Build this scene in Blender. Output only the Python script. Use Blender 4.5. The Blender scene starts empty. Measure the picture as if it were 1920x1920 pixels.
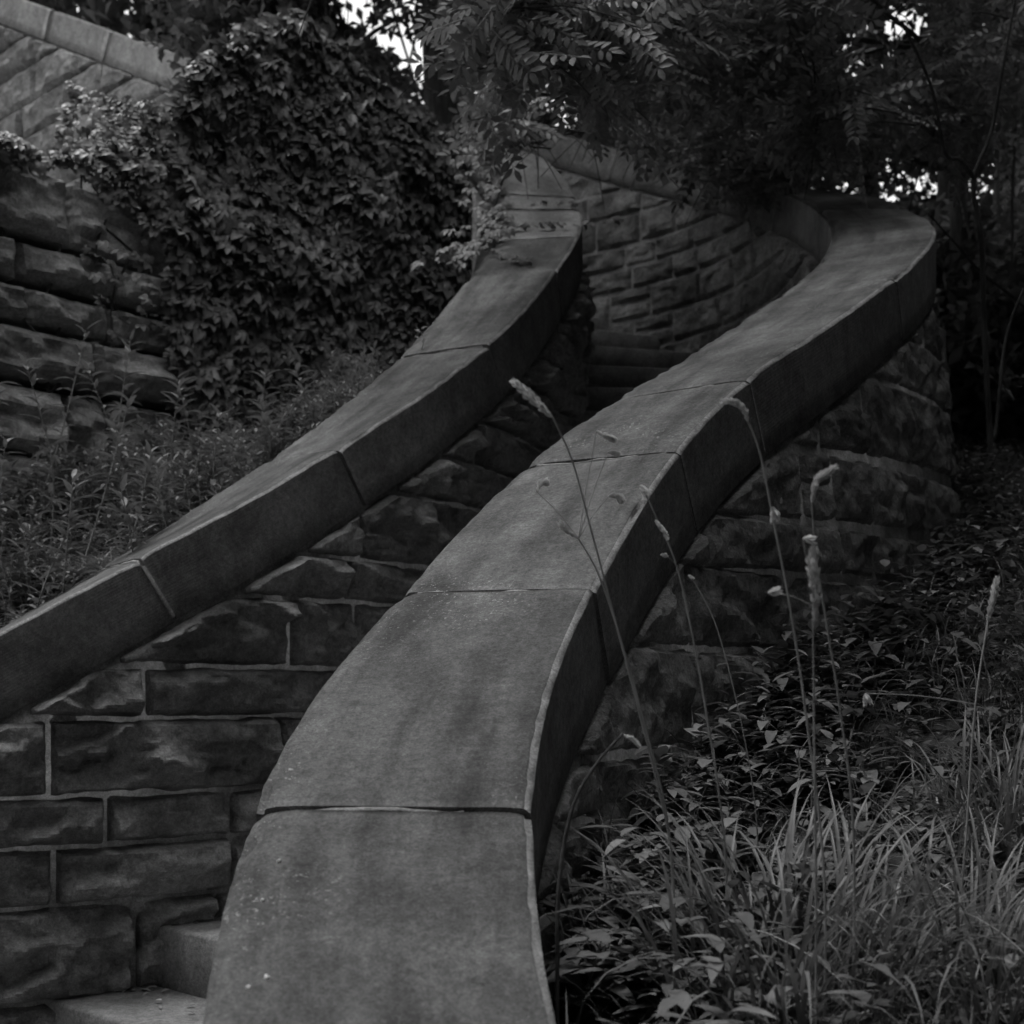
import bpy, math, random
import numpy as np
from mathutils import Matrix, Vector

rng = np.random.default_rng(11)
random.seed(11)
R = math.radians
SC = bpy.context.scene
COL = SC.collection

# ------------------------------------------------------------------ camera
# eye level is world z = 0; one pixel of the 1920 px frame is 1/F of the depth
F, CU, HV = 2400.0, 960.0, 1290.0
cam_d = bpy.data.cameras.new('camera')
cam = bpy.data.objects.new('camera', cam_d)
COL.objects.link(cam)
cam.location = (0, 0, 0)
cam.rotation_euler = (R(90), 0, 0)
cam_d.sensor_width = 36.0
cam_d.lens = F / 1920.0 * 36.0
cam_d.shift_y = (HV - 960.0) / 1920.0
cam_d.clip_start = 0.05
cam_d.clip_end = 400
cam_d.dof.use_dof = True
cam_d.dof.focus_distance = 2.35
cam_d.dof.aperture_fstop = 6.3
SC.camera = cam

# ------------------------------------------------------------------ world, sun, exposure
SUN_DIR = Vector((-0.22, 0.05, 0.97)).normalized()      # towards the sun
world = bpy.data.worlds.new('World')
SC.world = world
world.use_nodes = True
wn, wl = world.node_tree.nodes, world.node_tree.links
wn.clear()
sky = wn.new('ShaderNodeTexSky')
sky.sky_type = 'NISHITA'
sky.sun_disc = False
sky.sun_elevation = math.asin(SUN_DIR.z)
sky.sun_rotation = math.atan2(SUN_DIR.x, SUN_DIR.y)
sky.air_density = 1.0
sky.dust_density = 1.5
bw = wn.new('ShaderNodeRGBToBW')
bg = wn.new('ShaderNodeBackground')
bg.inputs['Strength'].default_value = 0.15
wo = wn.new('ShaderNodeOutputWorld')
wl.new(sky.outputs[0], bw.inputs[0])
wl.new(bw.outputs[0], bg.inputs[0])
wl.new(bg.outputs[0], wo.inputs[0])

sun_d = bpy.data.lights.new('sun', 'SUN')
sun_d.energy = 0.5
sun_d.angle = R(10)
sun_d.color = (1, 1, 1)
sun = bpy.data.objects.new('sun', sun_d)
COL.objects.link(sun)
sun.rotation_euler = (-SUN_DIR).to_track_quat('-Z', 'Y').to_euler()
sun.location = (-6, -4, 9)

SC.view_settings.view_transform = 'Standard'
SC.view_settings.look = 'None'
SC.view_settings.gamma = 1.0
SC.view_settings.use_curve_mapping = False
SC.view_settings.exposure = 1.65
SC.cycles.max_bounces = 4
SC.cycles.diffuse_bounces = 3
SC.cycles.glossy_bounces = 2
SC.cycles.transmission_bounces = 2
SC.cycles.transparent_max_bounces = 4
SC.cycles.use_denoising = True
SC.cycles.denoising_prefilter = 'ACCURATE'
SC.cycles.denoising_input_passes = 'RGB_ALBEDO_NORMAL'
SC.cycles.use_adaptive_sampling = True
SC.cycles.adaptive_threshold = 0.02


# ------------------------------------------------------------------ helpers
def at(u, v, Y):
    return np.array([(u - CU) / F * Y, Y, (HV - v) / F * Y])


def proj(P):
    P = np.atleast_2d(P)
    Y = np.maximum(P[:, 1], 1e-3)
    return np.stack([CU + F * P[:, 0] / Y, HV - F * P[:, 2] / Y], 1)


def inpoly(pts, poly):
    x, y = pts[:, 0], pts[:, 1]
    c = np.zeros(len(pts), bool)
    n = len(poly)
    for i in range(n):
        x1, y1 = poly[i]
        x2, y2 = poly[(i + 1) % n]
        if y1 == y2:
            continue
        m = ((y1 > y) != (y2 > y)) & (x < (x2 - x1) * (y - y1) / (y2 - y1) + x1)
        c ^= m
    return c


def _h(ix, iy, iz, seed):
    n = (ix * 374761393 + iy * 668265263 + iz * 2147483647 + seed * 1274126177) & 0xFFFFFFFF
    n = ((n ^ (n >> 13)) * 1274126177) & 0xFFFFFFFF
    n = n ^ (n >> 16)
    return (n & 0xFFFF) / 65535.0


def vnoise(P, scale=1.0, seed=0):
    P = np.asarray(P, float) * scale
    i = np.floor(P).astype(np.int64)
    f = P - i
    f = f * f * (3 - 2 * f)
    out = 0
    for a in (0, 1):
        for b in (0, 1):
            for c in (0, 1):
                w = (f[..., 0] if a else 1 - f[..., 0]) * (f[..., 1] if b else 1 - f[..., 1]) * (f[..., 2] if c else 1 - f[..., 2])
                out = out + w * _h(i[..., 0] + a, i[..., 1] + b, i[..., 2] + c, seed)
    return out * 2 - 1


def fbm(P, scale=1.0, seed=0, oct=3):
    r, a = 0, 1.0
    for k in range(oct):
        r = r + a * vnoise(P, scale * 2 ** k, seed + 17 * k)
        a *= 0.5
    return r


def make_mesh(name, V, Fc, uv=None, smooth=True):
    """V (n,3); Fc list of index tuples or an (m,k) array."""
    me = bpy.data.meshes.new(name)
    V = np.asarray(V, np.float32)
    if isinstance(Fc, np.ndarray):
        m, k = Fc.shape
        loops = Fc.ravel().astype(np.int32)
        starts = np.arange(0, m * k, k, dtype=np.int32)
    else:
        loops = np.fromiter((i for f in Fc for i in f), np.int32)
        ln = np.array([len(f) for f in Fc], np.int32)
        starts = np.concatenate([[0], np.cumsum(ln)[:-1]]).astype(np.int32)
    me.vertices.add(len(V))
    me.vertices.foreach_set('co', V.ravel())
    me.loops.add(len(loops))
    me.loops.foreach_set('vertex_index', loops)
    me.polygons.add(len(starts))
    me.polygons.foreach_set('loop_start', starts)
    if uv is not None:
        l = me.uv_layers.new(name='UVMap')
        l.data.foreach_set('uv', np.asarray(uv, np.float32)[loops].ravel())
    me.update(calc_edges=True)
    me.validate()
    if smooth:
        me.polygons.foreach_set('use_smooth', np.ones(len(me.polygons), bool))
    return me


def tag(o, label=None, cat=None, group=None, kind=None):
    if label:
        o['label'] = label
    if cat:
        o['category'] = cat
    if group:
        o['group'] = group
    if kind:
        o['kind'] = kind
    return o


def thing(name, label, cat, loc=(0, 0, 0), group=None):
    o = bpy.data.objects.new(name, None)
    o.empty_display_size = 0.1
    COL.objects.link(o)
    o.location = loc
    return tag(o, label, cat, group)


def link(name, me, mats, parent=None, M=None, kind=None):
    """links mesh data given in world coordinates (or placed by the world matrix M) under parent"""
    o = bpy.data.objects.new(name, me)
    if mats is not None:
        for m in (mats if isinstance(mats, (list, tuple)) else [mats]):
            if len(me.materials) < (len(mats) if isinstance(mats, (list, tuple)) else 1):
                me.materials.append(m)
    W = Matrix(M) if M is not None else Matrix.Identity(4)
    if parent is not None:
        o.parent = parent
        root = parent
        off = Vector((0, 0, 0))
        while root is not None:
            off += root.location
            root = root.parent
        W = Matrix.Translation(-off) @ W
    o.matrix_local = W
    COL.objects.link(o)
    if kind:
        o['kind'] = kind
    return o


# ------------------------------------------------------------------ materials (the photograph is monochrome: all greys)
def new_mat(name):
    m = bpy.data.materials.new(name)
    m.use_nodes = True
    nt = m.node_tree
    nt.nodes.clear()
    out = nt.nodes.new('ShaderNodeOutputMaterial')
    b = nt.nodes.new('ShaderNodeBsdfPrincipled')
    nt.links.new(b.outputs[0], out.inputs[0])
    return m, nt, b, out


def N(nt, t, **kw):
    n = nt.nodes.new(t)
    for k, v in kw.items():
        if k in n.inputs:
            n.inputs[k].default_value = v
        else:
            setattr(n, k, v)
    return n


def ramp(nt, src, stops):
    r = nt.nodes.new('ShaderNodeValToRGB')
    e = r.color_ramp.elements
    while len(e) < len(stops):
        e.new(0.5)
    for i, (p, g) in enumerate(stops):
        e[i].position = p
        e[i].color = (g, g, g, 1)
    nt.links.new(src, r.inputs[0])
    return r.outputs[0]


def mixc(nt, mode, fac, a, b):
    n = nt.nodes.new('ShaderNodeMix')
    n.data_type = 'RGBA'
    n.blend_type = mode
    for si, val in ((0, fac), (6, a), (7, b)):
        if isinstance(val, (int, float)):
            n.inputs[si].default_value = val if si == 0 else (val, val, val, 1)
        else:
            nt.links.new(val, n.inputs[si])
    return n.outputs[2]


def stone_mat(name, lo, hi, rough=0.9, speck=0.0, bump=0.25, fine=90.0, blotch=3.0, tooled=False, streak=False, vary=0.0, spec=0.25, grain=300.0, crag=0.0, soot=0.0):
    m, nt, b, out = new_mat(name)
    tc = nt.nodes.new('ShaderNodeTexCoord')
    co = tc.outputs['Object']
    n1 = N(nt, 'ShaderNodeTexNoise', Scale=blotch, Detail=6.0, Roughness=0.62)
    nt.links.new(co, n1.inputs['Vector'])
    c = ramp(nt, n1.outputs[0], [(0.3, lo), (0.5, (lo + hi) / 2), (0.72, hi)])
    n2 = N(nt, 'ShaderNodeTexNoise', Scale=fine, Detail=4.0, Roughness=0.7)
    nt.links.new(co, n2.inputs['Vector'])
    c = mixc(nt, 'MULTIPLY', 1.0, c, ramp(nt, n2.outputs[0], [(0.3, 0.66), (0.7, 1.3)]))
    n4 = N(nt, 'ShaderNodeTexNoise', Scale=13.0, Detail=7.0, Roughness=0.72)
    nt.links.new(co, n4.inputs['Vector'])
    c = mixc(nt, 'MULTIPLY', 0.8, c, ramp(nt, n4.outputs[0], [(0.33, 0.58), (0.66, 1.32)]))
    n7 = N(nt, 'ShaderNodeTexNoise', Scale=grain, Detail=2.0, Roughness=0.8)
    nt.links.new(co, n7.inputs['Vector'])
    c = mixc(nt, 'MULTIPLY', 1.0, c, ramp(nt, n7.outputs[0], [(0.34, 0.74), (0.5, 1.0), (0.66, 1.28)]))
    if soot > 0:
        # black weathering crust in ragged patches
        n8 = N(nt, 'ShaderNodeTexNoise', Scale=2.1, Detail=9.0, Roughness=0.68)
        nt.links.new(co, n8.inputs['Vector'])
        c = mixc(nt, 'MULTIPLY', soot, c, ramp(nt, n8.outputs[0], [(0.4, 0.4), (0.54, 1.0)]))
    if streak:
        # dark weather stains that run along the stone
        mp = nt.nodes.new('ShaderNodeMapping')
        mp.inputs['Scale'].default_value = (1.2, 7.0, 1)
        nt.links.new(tc.outputs['UV'], mp.inputs[0])
        ns = N(nt, 'ShaderNodeTexNoise', Scale=2.0, Detail=4.0, Roughness=0.55)
        nt.links.new(mp.outputs[0], ns.inputs['Vector'])
        c = mixc(nt, 'MULTIPLY', 0.9, c, ramp(nt, ns.outputs[0], [(0.34, 0.5), (0.52, 1.0), (0.68, 1.22)]))
    if speck > 0:
        # pale lichen specks gathered in patches
        vo = N(nt, 'ShaderNodeTexNoise', Scale=130.0, Detail=3.0, Roughness=0.75)
        nt.links.new(co, vo.inputs['Vector'])
        dots = ramp(nt, vo.outputs[0], [(0.6, 0.0), (0.68, 1.0)])
        n3 = N(nt, 'ShaderNodeTexNoise', Scale=4.5, Detail=4.0)
        nt.links.new(co, n3.inputs['Vector'])
        patch = ramp(nt, n3.outputs[0], [(0.5, 0.0), (0.68, 1.0)])
        f = mixc(nt, 'MULTIPLY', 1.0, dots, patch)
        f = mixc(nt, 'MULTIPLY', 1.0, f, speck)
        c = mixc(nt, 'MIX', f, c, 0.42)
    if vary > 0:
        oi = nt.nodes.new('ShaderNodeObjectInfo')
        c = mixc(nt, 'MULTIPLY', 1.0, c, ramp(nt, oi.outputs['Random'], [(0.0, 1 - vary), (1.0, 1 + vary)]))
    nt.links.new(c, b.inputs['Base Color'])
    b.inputs['Roughness'].default_value = rough
    b.inputs['Specular IOR Level'].default_value = spec
    bp = N(nt, 'ShaderNodeBump', Strength=bump, Distance=0.006)
    nt.links.new(n2.outputs[0], bp.inputs['Height'])
    last = bp
    bq = N(nt, 'ShaderNodeBump', Strength=bump, Distance=0.012)
    nt.links.new(n4.outputs[0], bq.inputs['Height'])
    nt.links.new(bp.outputs[0], bq.inputs['Normal'])
    last = bq
    if crag > 0:
        # split-face crags
        nr = N(nt, 'ShaderNodeTexNoise', Scale=10.0, Detail=7.0, Roughness=0.55)
        nr.noise_type = 'RIDGED_MULTIFRACTAL'
        mp = nt.nodes.new('ShaderNodeMapping')
        mp.inputs['Scale'].default_value = (1, 1, 1.7)
        nt.links.new(co, mp.inputs[0])
        nt.links.new(mp.outputs[0], nr.inputs['Vector'])
        br = N(nt, 'ShaderNodeBump', Strength=crag, Distance=0.035)
        nt.links.new(nr.outputs[0], br.inputs['Height'])
        nt.links.new(bq.outputs[0], br.inputs['Normal'])
        last = br
    bg_ = N(nt, 'ShaderNodeBump', Strength=0.35, Distance=0.002)
    nt.links.new(n7.outputs[0], bg_.inputs['Height'])
    nt.links.new(last.outputs[0], bg_.inputs['Normal'])
    last = bg_
    if tooled:
        # fine drove-tooled ridges that run along the stone
        mp = nt.nodes.new('ShaderNodeMapping')
        nt.links.new(tc.outputs['UV'], mp.inputs[0])
        wv = N(nt, 'ShaderNodeTexWave', Scale=42.0, Distortion=0.8, Detail=2.0)
        wv.bands_direction = 'Y'
        wv.inputs['Detail Scale'].default_value = 1.0
        nt.links.new(mp.outputs[0], wv.inputs['Vector'])
        n5 = N(nt, 'ShaderNodeTexNoise', Scale=5.0, Detail=3.0)
        nt.links.new(co, n5.inputs['Vector'])
        hgt = mixc(nt, 'MULTIPLY', 1.0, wv.outputs[0], ramp(nt, n5.outputs[0], [(0.35, 0.15), (0.6, 1.0)]))
        bw_ = N(nt, 'ShaderNodeBump', Strength=0.5, Distance=0.0025)
        nt.links.new(hgt, bw_.inputs['Height'])
        nt.links.new(last.outputs[0], bw_.inputs['Normal'])
        last = bw_
    nt.links.new(last.outputs[0], b.inputs['Normal'])
    return m


def leaf_mat(name, lo, hi, rough=0.5, trans=0.25, spec=0.35, patch=0.0):
    m, nt, b, out = new_mat(name)
    g = nt.nodes.new('ShaderNodeNewGeometry')
    c = ramp(nt, g.outputs['Random Per Island'], [(0.0, lo), (0.6, (lo + hi) / 2), (1.0, hi)])
    tc = nt.nodes.new('ShaderNodeTexCoord')
    n = N(nt, 'ShaderNodeTexNoise', Scale=25.0, Detail=3.0)
    nt.links.new(tc.outputs['Object'], n.inputs['Vector'])
    c = mixc(nt, 'MULTIPLY', 1.0, c, ramp(nt, n.outputs[0], [(0.3, 0.8), (0.7, 1.2)]))
    nt.links.new(c, b.inputs['Base Color'])
    b.inputs['Roughness'].default_value = rough
    b.inputs['Specular IOR Level'].default_value = spec
    if trans > 0:
        t = nt.nodes.new('ShaderNodeBsdfTranslucent')
        nt.links.new(c, t.inputs[0])
        mx = nt.nodes.new('ShaderNodeMixShader')
        mx.inputs[0].default_value = trans
        nt.links.new(b.outputs[0], mx.inputs[1])
        nt.links.new(t.outputs[0], mx.inputs[2])
        nt.links.new(mx.outputs[0], out.inputs[0])
    return m


def bark_mat(name, lo, hi):
    m, nt, b, out = new_mat(name)
    tc = nt.nodes.new('ShaderNodeTexCoord')
    mp = nt.nodes.new('ShaderNodeMapping')
    mp.inputs['Scale'].default_value = (1, 1, 0.18)
    nt.links.new(tc.outputs['Object'], mp.inputs[0])
    n = N(nt, 'ShaderNodeTexNoise', Scale=28.0, Detail=5.0, Roughness=0.65)
    nt.links.new(mp.outputs[0], n.inputs['Vector'])
    nt.links.new(ramp(nt, n.outputs[0], [(0.35, lo), (0.65, hi)]), b.inputs['Base Color'])
    b.inputs['Roughness'].default_value = 0.95
    bp = N(nt, 'ShaderNodeBump', Strength=0.8, Distance=0.02)
    nt.links.new(n.outputs[0], bp.inputs['Height'])
    nt.links.new(bp.outputs[0], b.inputs['Normal'])
    return m


M_TOP = stone_mat('coping_stone_top', 0.068, 0.14, speck=0.7, bump=0.25, fine=110, blotch=2.6, streak=True, vary=0.12, soot=0.35)
M_PTOP = stone_mat('pale_granular_coping', 0.15, 0.25, speck=0.3, bump=0.3, fine=90, blotch=3.5, vary=0.08)
M_ARRIS = stone_mat('worn_coping_arris', 0.17, 0.28, bump=0.3, fine=110, blotch=14)  # paler strip along the right-hand top edge of the slabs
M_SIDE = stone_mat('coping_stone_tooled_face', 0.11, 0.19, speck=0.0, bump=0.2, fine=80, blotch=3, tooled=True, vary=0.06)
M_FACE = stone_mat('rock_faced_sandstone', 0.12, 0.3, bump=0.9, fine=70, blotch=4.5, vary=0.22, crag=0.75, soot=0.6, grain=220)
M_ROCK = stone_mat('rough_boulder_stone', 0.2, 0.38, bump=0.5, fine=60, blotch=3.5, vary=0.2, crag=0.7, soot=0.5, grain=160)
M_MORTAR = stone_mat('lime_mortar', 0.15, 0.36, bump=0.35, fine=120, blotch=9, soot=0.5)
M_STEP = stone_mat('worn_step_stone', 0.14, 0.25, bump=0.25, fine=90, blotch=4, vary=0.08, soot=0.4)
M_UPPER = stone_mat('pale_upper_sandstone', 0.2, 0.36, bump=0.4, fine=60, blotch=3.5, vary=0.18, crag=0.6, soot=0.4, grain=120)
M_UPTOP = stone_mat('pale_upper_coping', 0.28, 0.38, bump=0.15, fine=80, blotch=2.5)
M_SOIL = stone_mat('leaf_litter_soil', 0.025, 0.07, bump=0.8, fine=50, blotch=7)
M_GAP = stone_mat('dark_earth_fill', 0.02, 0.05, bump=0.8, fine=50, blotch=7)
M_IVY = leaf_mat('creeper_leaf', 0.07, 0.19, rough=0.42, trans=0.12, spec=0.5)
M_SPRIG = leaf_mat('young_creeper_leaf', 0.09, 0.18, rough=0.5, trans=0.2)
M_LOCUST = leaf_mat('locust_leaf', 0.11, 0.23, rough=0.5, trans=0.35)
M_FAR = leaf_mat('far_tree_leaf', 0.08, 0.19, rough=0.6, trans=0.25)
M_WEED = leaf_mat('weed_leaf', 0.11, 0.24, rough=0.5, trans=0.2)
M_HERB = leaf_mat('herb_leaf', 0.08, 0.18, rough=0.65, trans=0.2, spec=0.2)
M_GRASS = leaf_mat('grass_blade', 0.07, 0.2, rough=0.45, trans=0.25)
M_SEED = leaf_mat('grass_seed_head', 0.55, 0.7, rough=0.8, trans=0.35, spec=0.1)
M_STEM = leaf_mat('grass_stalk', 0.22, 0.32, rough=0.7, trans=0.0, spec=0.2)
M_DRY = leaf_mat('dry_leaf', 0.3, 0.45, rough=0.8, trans=0.1, spec=0.1)
M_LITTER = leaf_mat('leaf_crumb', 0.05, 0.26, rough=0.9, trans=0.0, spec=0.1)
M_BARK = bark_mat('dark_bark', 0.02, 0.07)
M_PALE = bark_mat('pale_bark', 0.05, 0.12)


# ------------------------------------------------------------------ paths of the two parapets
class Path:
    def __init__(s, start, th, m, ds, pre=0.0, th_pre=None):
        n = len(th)
        t = np.arange(0, (n - 1) * ds + 1e-9, 0.02)
        # smooth the nodes
        k = np.arange(n) * ds
        thf = np.radians(np.interp(t, k, th))
        mf = np.interp(t, k, m)
        ker = np.hanning(17)
        ker /= ker.sum()
        pad = lambda a: np.concatenate([np.full(8, a[0]) + 0, a, np.full(8, a[-1])])
        thf = np.convolve(pad(thf), ker, 'valid')
        mf = np.convolve(pad(mf), ker, 'valid')
        cum = lambda d, a: a + np.concatenate([[0], np.cumsum((d[1:] + d[:-1]) / 2 * 0.02)])
        X, Y, Z = cum(np.sin(thf), start[0]), cum(np.cos(thf), start[1]), cum(mf, start[2])
        if pre > 0:
            tp = np.arange(-pre, -0.01, 0.02)
            X = np.concatenate([start[0] + tp * math.sin(thf[0]), X])
            Y = np.concatenate([start[1] + tp * math.cos(thf[0]), Y])
            Z = np.concatenate([start[2] + tp * mf[0], Z])
            thf = np.concatenate([np.full(len(tp), thf[0]), thf])
            mf = np.concatenate([np.full(len(tp), mf[0]), mf])
            t = np.concatenate([tp, t])
        s.t, s.X, s.Y, s.Z, s.th, s.m = t, X, Y, Z, thf, mf

    def get(s, q):
        i = lambda a: np.interp(q, s.t, a)
        return i(s.X), i(s.Y), i(s.Z), i(s.th), i(s.m)

    def pos(s, q, lat, h=0.0):
        """point at arc length q, offset lat to the right and h along the slope normal"""
        x, y, z, th, m = s.get(q)
        nn = np.sqrt(1 + m * m)
        return np.stack([x + np.cos(th) * lat - np.sin(th) * m / nn * h,
                         y - np.sin(th) * lat - np.cos(th) * m / nn * h,
                         z + h / nn + 0 * lat], -1)

    def s_of_z(s, z):
        return np.interp(z, s.Z, s.t)

    def s_of_u(s, u, lat, lo, hi):
        q = np.linspace(lo, hi, 600)
        return q[np.abs(proj(s.pos(q, lat))[:, 0] - u).argmin()]


W, T = 0.362, 0.186
OUT = Path((-0.1149, 1.1797, -0.4045),
           [-10.6, -3.3, 6.9, 16.7, 22.6, 28.7, 35.0, 38.9, 35.1, 32.3, 29.8, 27.7, 21.9, 14.0, 6.7, 3.3, 1.5, -1.9, -9.8, -20.1, -31.1, -41.1, -49.7, -56.8, -62.8, -67.5, -71.5, -75.2, -78.9],
           [0.551, 0.537, 0.533, 0.539, 0.63, 0.624, 0.566, 0.493, 0.499, 0.486, 0.479, 0.509, 0.533, 0.525, 0.491, 0.481, 0.464, 0.462, 0.475, 0.473, 0.458, 0.439, 0.426, 0.429, 0.441, 0.452, 0.459, 0.463, 0.465], 0.3, pre=0.9)
INN = Path((-2.0861, 2.9995, -0.3117),
           [77.2, 71.6, 66.0, 60.4, 54.6, 46.1, 41.0, 33.3, 27.5, 20.1, 15.4, 11.9, 9.0, 0.0, -14.0, -36.0, -62.0, -80.0, -90.0],
           [0.532, 0.543, 0.571, 0.628, 0.604, 0.644, 0.663, 0.669, 0.677, 0.711, 0.695, 0.605, 0.6, 0.8, 1.0, 0.95, 0.6, 0.4, 0.4], 0.3, pre=0.9)


# ------------------------------------------------------------------ coping stones
def coping_stone(path, s0, s1, parent, seed, step=0.025, chips=1.0, mats=None):
    """one block of the coping: a swept slab with worn arrises and chipped corners"""
    ns = max(6, int((s1 - s0) / step))
    q = np.linspace(s0, s1, ns + 1)
    r = 0.008
    hw = W / 2
    xs = [-hw + r, -hw + r + 0.005] + list(np.linspace(-hw + 0.03, hw - 0.03, 13)) + [hw - r - 0.005, hw - r]
    hs = list(np.linspace(-T, -r - 0.02, 4)) + [-r - 0.005, -r]
    prof = []                                   # (lat, h, arris weight)
    for h in hs:
        prof.append((-hw, h, 0.12 if h == hs[-1] else 0.0))
    prof.append((-hw + r * 0.3, -r * 0.3, 1.0))
    for x in xs:
        prof.append((x, 0.0, 0.55 if abs(abs(x) - (hw - r)) < 1e-6 else 0.25 if abs(abs(x) - (hw - r - 0.005)) < 1e-6 else 0.0))
    prof.append((hw - r * 0.3, -r * 0.3, 1.0))
    for h in hs[::-1]:
        prof.append((hw, h, 0.12 if h == hs[-1] else 0.0))
    prof = np.array(prof)
    m = len(prof)
    lat = np.tile(prof[:, 0], (ns + 1, 1))
    hh = np.tile(prof[:, 1], (ns + 1, 1))
    qq = np.tile(q[:, None], (1, m))
    nz = np.stack([qq * 1.0, lat * 0 + np.sign(lat) * 3.1 + seed * 5.7, hh * 0], -1)
    chip = np.clip(vnoise(nz, 9.0, seed) - 0.4, 0, 1) * 0.03 + np.clip(vnoise(nz, 30.0, seed + 3) - 0.05, 0, 1) * 0.012 + np.clip(vnoise(nz, 75.0, seed + 4), 0, 1) * 0.006
    chip = (chip + 0.002) * chips * prof[:, 2][None] * np.where(prof[:, 0] > 0, 0.5, 1.3)[None]
    lat = lat - np.sign(lat) * chip
    hh = hh - chip * 0.9
    # the ends wear down towards the joint
    e = np.minimum(q - s0, s1 - q)[:, None]
    top = (prof[:, 1] > -0.02)[None]
    hh = hh - top * np.where(e < 0.012, 0.003 * (1 - e / 0.012), 0)
    cn = np.clip(1 - e / 0.05, 0, 1) * np.clip(1 - (hw - np.abs(lat)) / 0.05, 0, 1)
    hh = hh - top * cn * 0.004 * (1 + vnoise(nz, 13, seed + 9))
    lat = lat - np.sign(lat) * cn * 0.003
    rs = np.random.default_rng(seed)            # slabs a little out of line with each other
    lat = lat * (1 + rs.normal(0, 0.006)) + rs.normal(0, 0.0025)
    hh = hh + rs.normal(0, 0.002)
    # gentle unevenness of the dressed faces
    P = path.pos(qq, lat, hh)
    P += (fbm(P, 7.0, seed, 2) * 0.0022)[..., None] * np.array([0.3, 0.3, 1.0])
    V = P.reshape(-1, 3)
    pu = np.concatenate([[0], np.cumsum(np.hypot(np.diff(prof[:, 0]), np.diff(prof[:, 1])))])
    UV = np.stack([qq, np.tile(pu, (ns + 1, 1))], -1).reshape(-1, 2)
    Fc, mi = [], []
    for i in range(ns):
        for j in range(m - 1):
            a = i * m + j
            Fc.append((a, a + 1, a + m + 1, a + m))
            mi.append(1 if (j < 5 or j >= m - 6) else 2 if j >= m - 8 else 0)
        a = i * m
        Fc.append((a + m - 1, a, a + m, a + 2 * m - 1))
        mi.append(1)
    Fc.append(tuple(range(m)))
    Fc.append(tuple(ns * m + k for k in reversed(range(m))))
    mi += [1, 1]
    me = make_mesh('coping_stone', V, Fc, UV)
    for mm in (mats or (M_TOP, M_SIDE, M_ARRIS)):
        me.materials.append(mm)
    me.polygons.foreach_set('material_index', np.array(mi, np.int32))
    sm = np.ones(len(me.polygons), bool)
    sm[-2:] = False
    me.polygons.foreach_set('use_smooth', sm)
    return link('coping_stone', me, None, parent)


SLABS = []


def coping_run(path, joints, parent, seed, gap=0.008, skew=0, mats=None, step=0.025, fine=(-9, -9), fill=None, pale=None):
    for i in range(len(joints) - 1):
        st = 0.012 if fine[0] <= joints[i] < fine[1] else step
        mm = (M_PTOP, M_SIDE, M_PTOP) if pale is not None and joints[i] >= pale else mats
        SLABS.append((joints[i], joints[i + 1], parent, coping_stone(path, joints[i] + gap / 2, joints[i + 1] - gap / 2, parent, seed + i, mats=mm, step=st)))
    for i, q in enumerate(joints[1:-1]):        # mortar left in the joints, worn away at the ends of some
        la, lb = (fill or {}).get(i + 1, (-W / 2 + 0.004, W / 2 - 0.004))
        ls = np.linspace(la, lb, 26)
        h = -0.0045 + 0.003 * vnoise(np.stack([ls * 9, 0 * ls + i, 0 * ls + seed], 1), 3.0, seed)
        h = h - 0.02 * (np.abs(ls) > W / 2 - 0.028)
        V = np.concatenate([path.pos(np.full(26, q + dq), ls, hh) for dq, hh in ((-gap * .62, np.full(26, -T + .01)), (-gap * .62, h), (gap * .62, h - 0.001), (gap * .62, np.full(26, -T + .01)))])
        Fc = [(k * 26 + n_, k * 26 + n_ + 1, k * 26 + 27 + n_, k * 26 + 26 + n_) for k in range(3) for n_ in range(25)]
        Fc += [(0, 26, 52, 78), (103, 77, 51, 25)]
        link('joint_mortar', make_mesh('joint_mortar', V, Fc, smooth=False), M_MORTAR, parent)


def sweep_core(path, s0, s1, half, top, zbot, mat, parent, name='mortar_core', step=0.04, batter=0.0):
    """solid body of the wall under the coping, mortar coloured, a little behind the stone faces"""
    q = np.arange(s0, s1 + step / 2, step)
    x, y, z, th, m = path.get(q)
    rows = []
    for lat, kind in ((-half, 'b'), (-half, 't'), (half, 't'), (half, 'b')):
        P = path.pos(q, np.full_like(q, lat), np.full_like(q, top))
        if kind == 'b':
            zb = np.minimum(zbot(q), P[:, 2] - 0.02)
            if lat > 0 and batter:
                ex = batter * np.maximum(z - T - zb, 0)
                P[:, 0] += np.cos(th) * ex
                P[:, 1] -= np.sin(th) * ex
            P[:, 2] = zb
        rows.append(P)
    V = np.stack(rows, 1).reshape(-1, 3)
    n = len(q)
    Fc = []
    for i in range(n - 1):
        for j in range(4):
            k = (j + 1) % 4
            Fc.append((i * 4 + j, i * 4 + k, i * 4 + 4 + k, i * 4 + 4 + j))
    Fc += [(3, 2, 1, 0), tuple((n - 1) * 4 + k for k in range(4))]
    return link(name, make_mesh(name, V, Fc, smooth=False), mat, parent)


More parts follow.
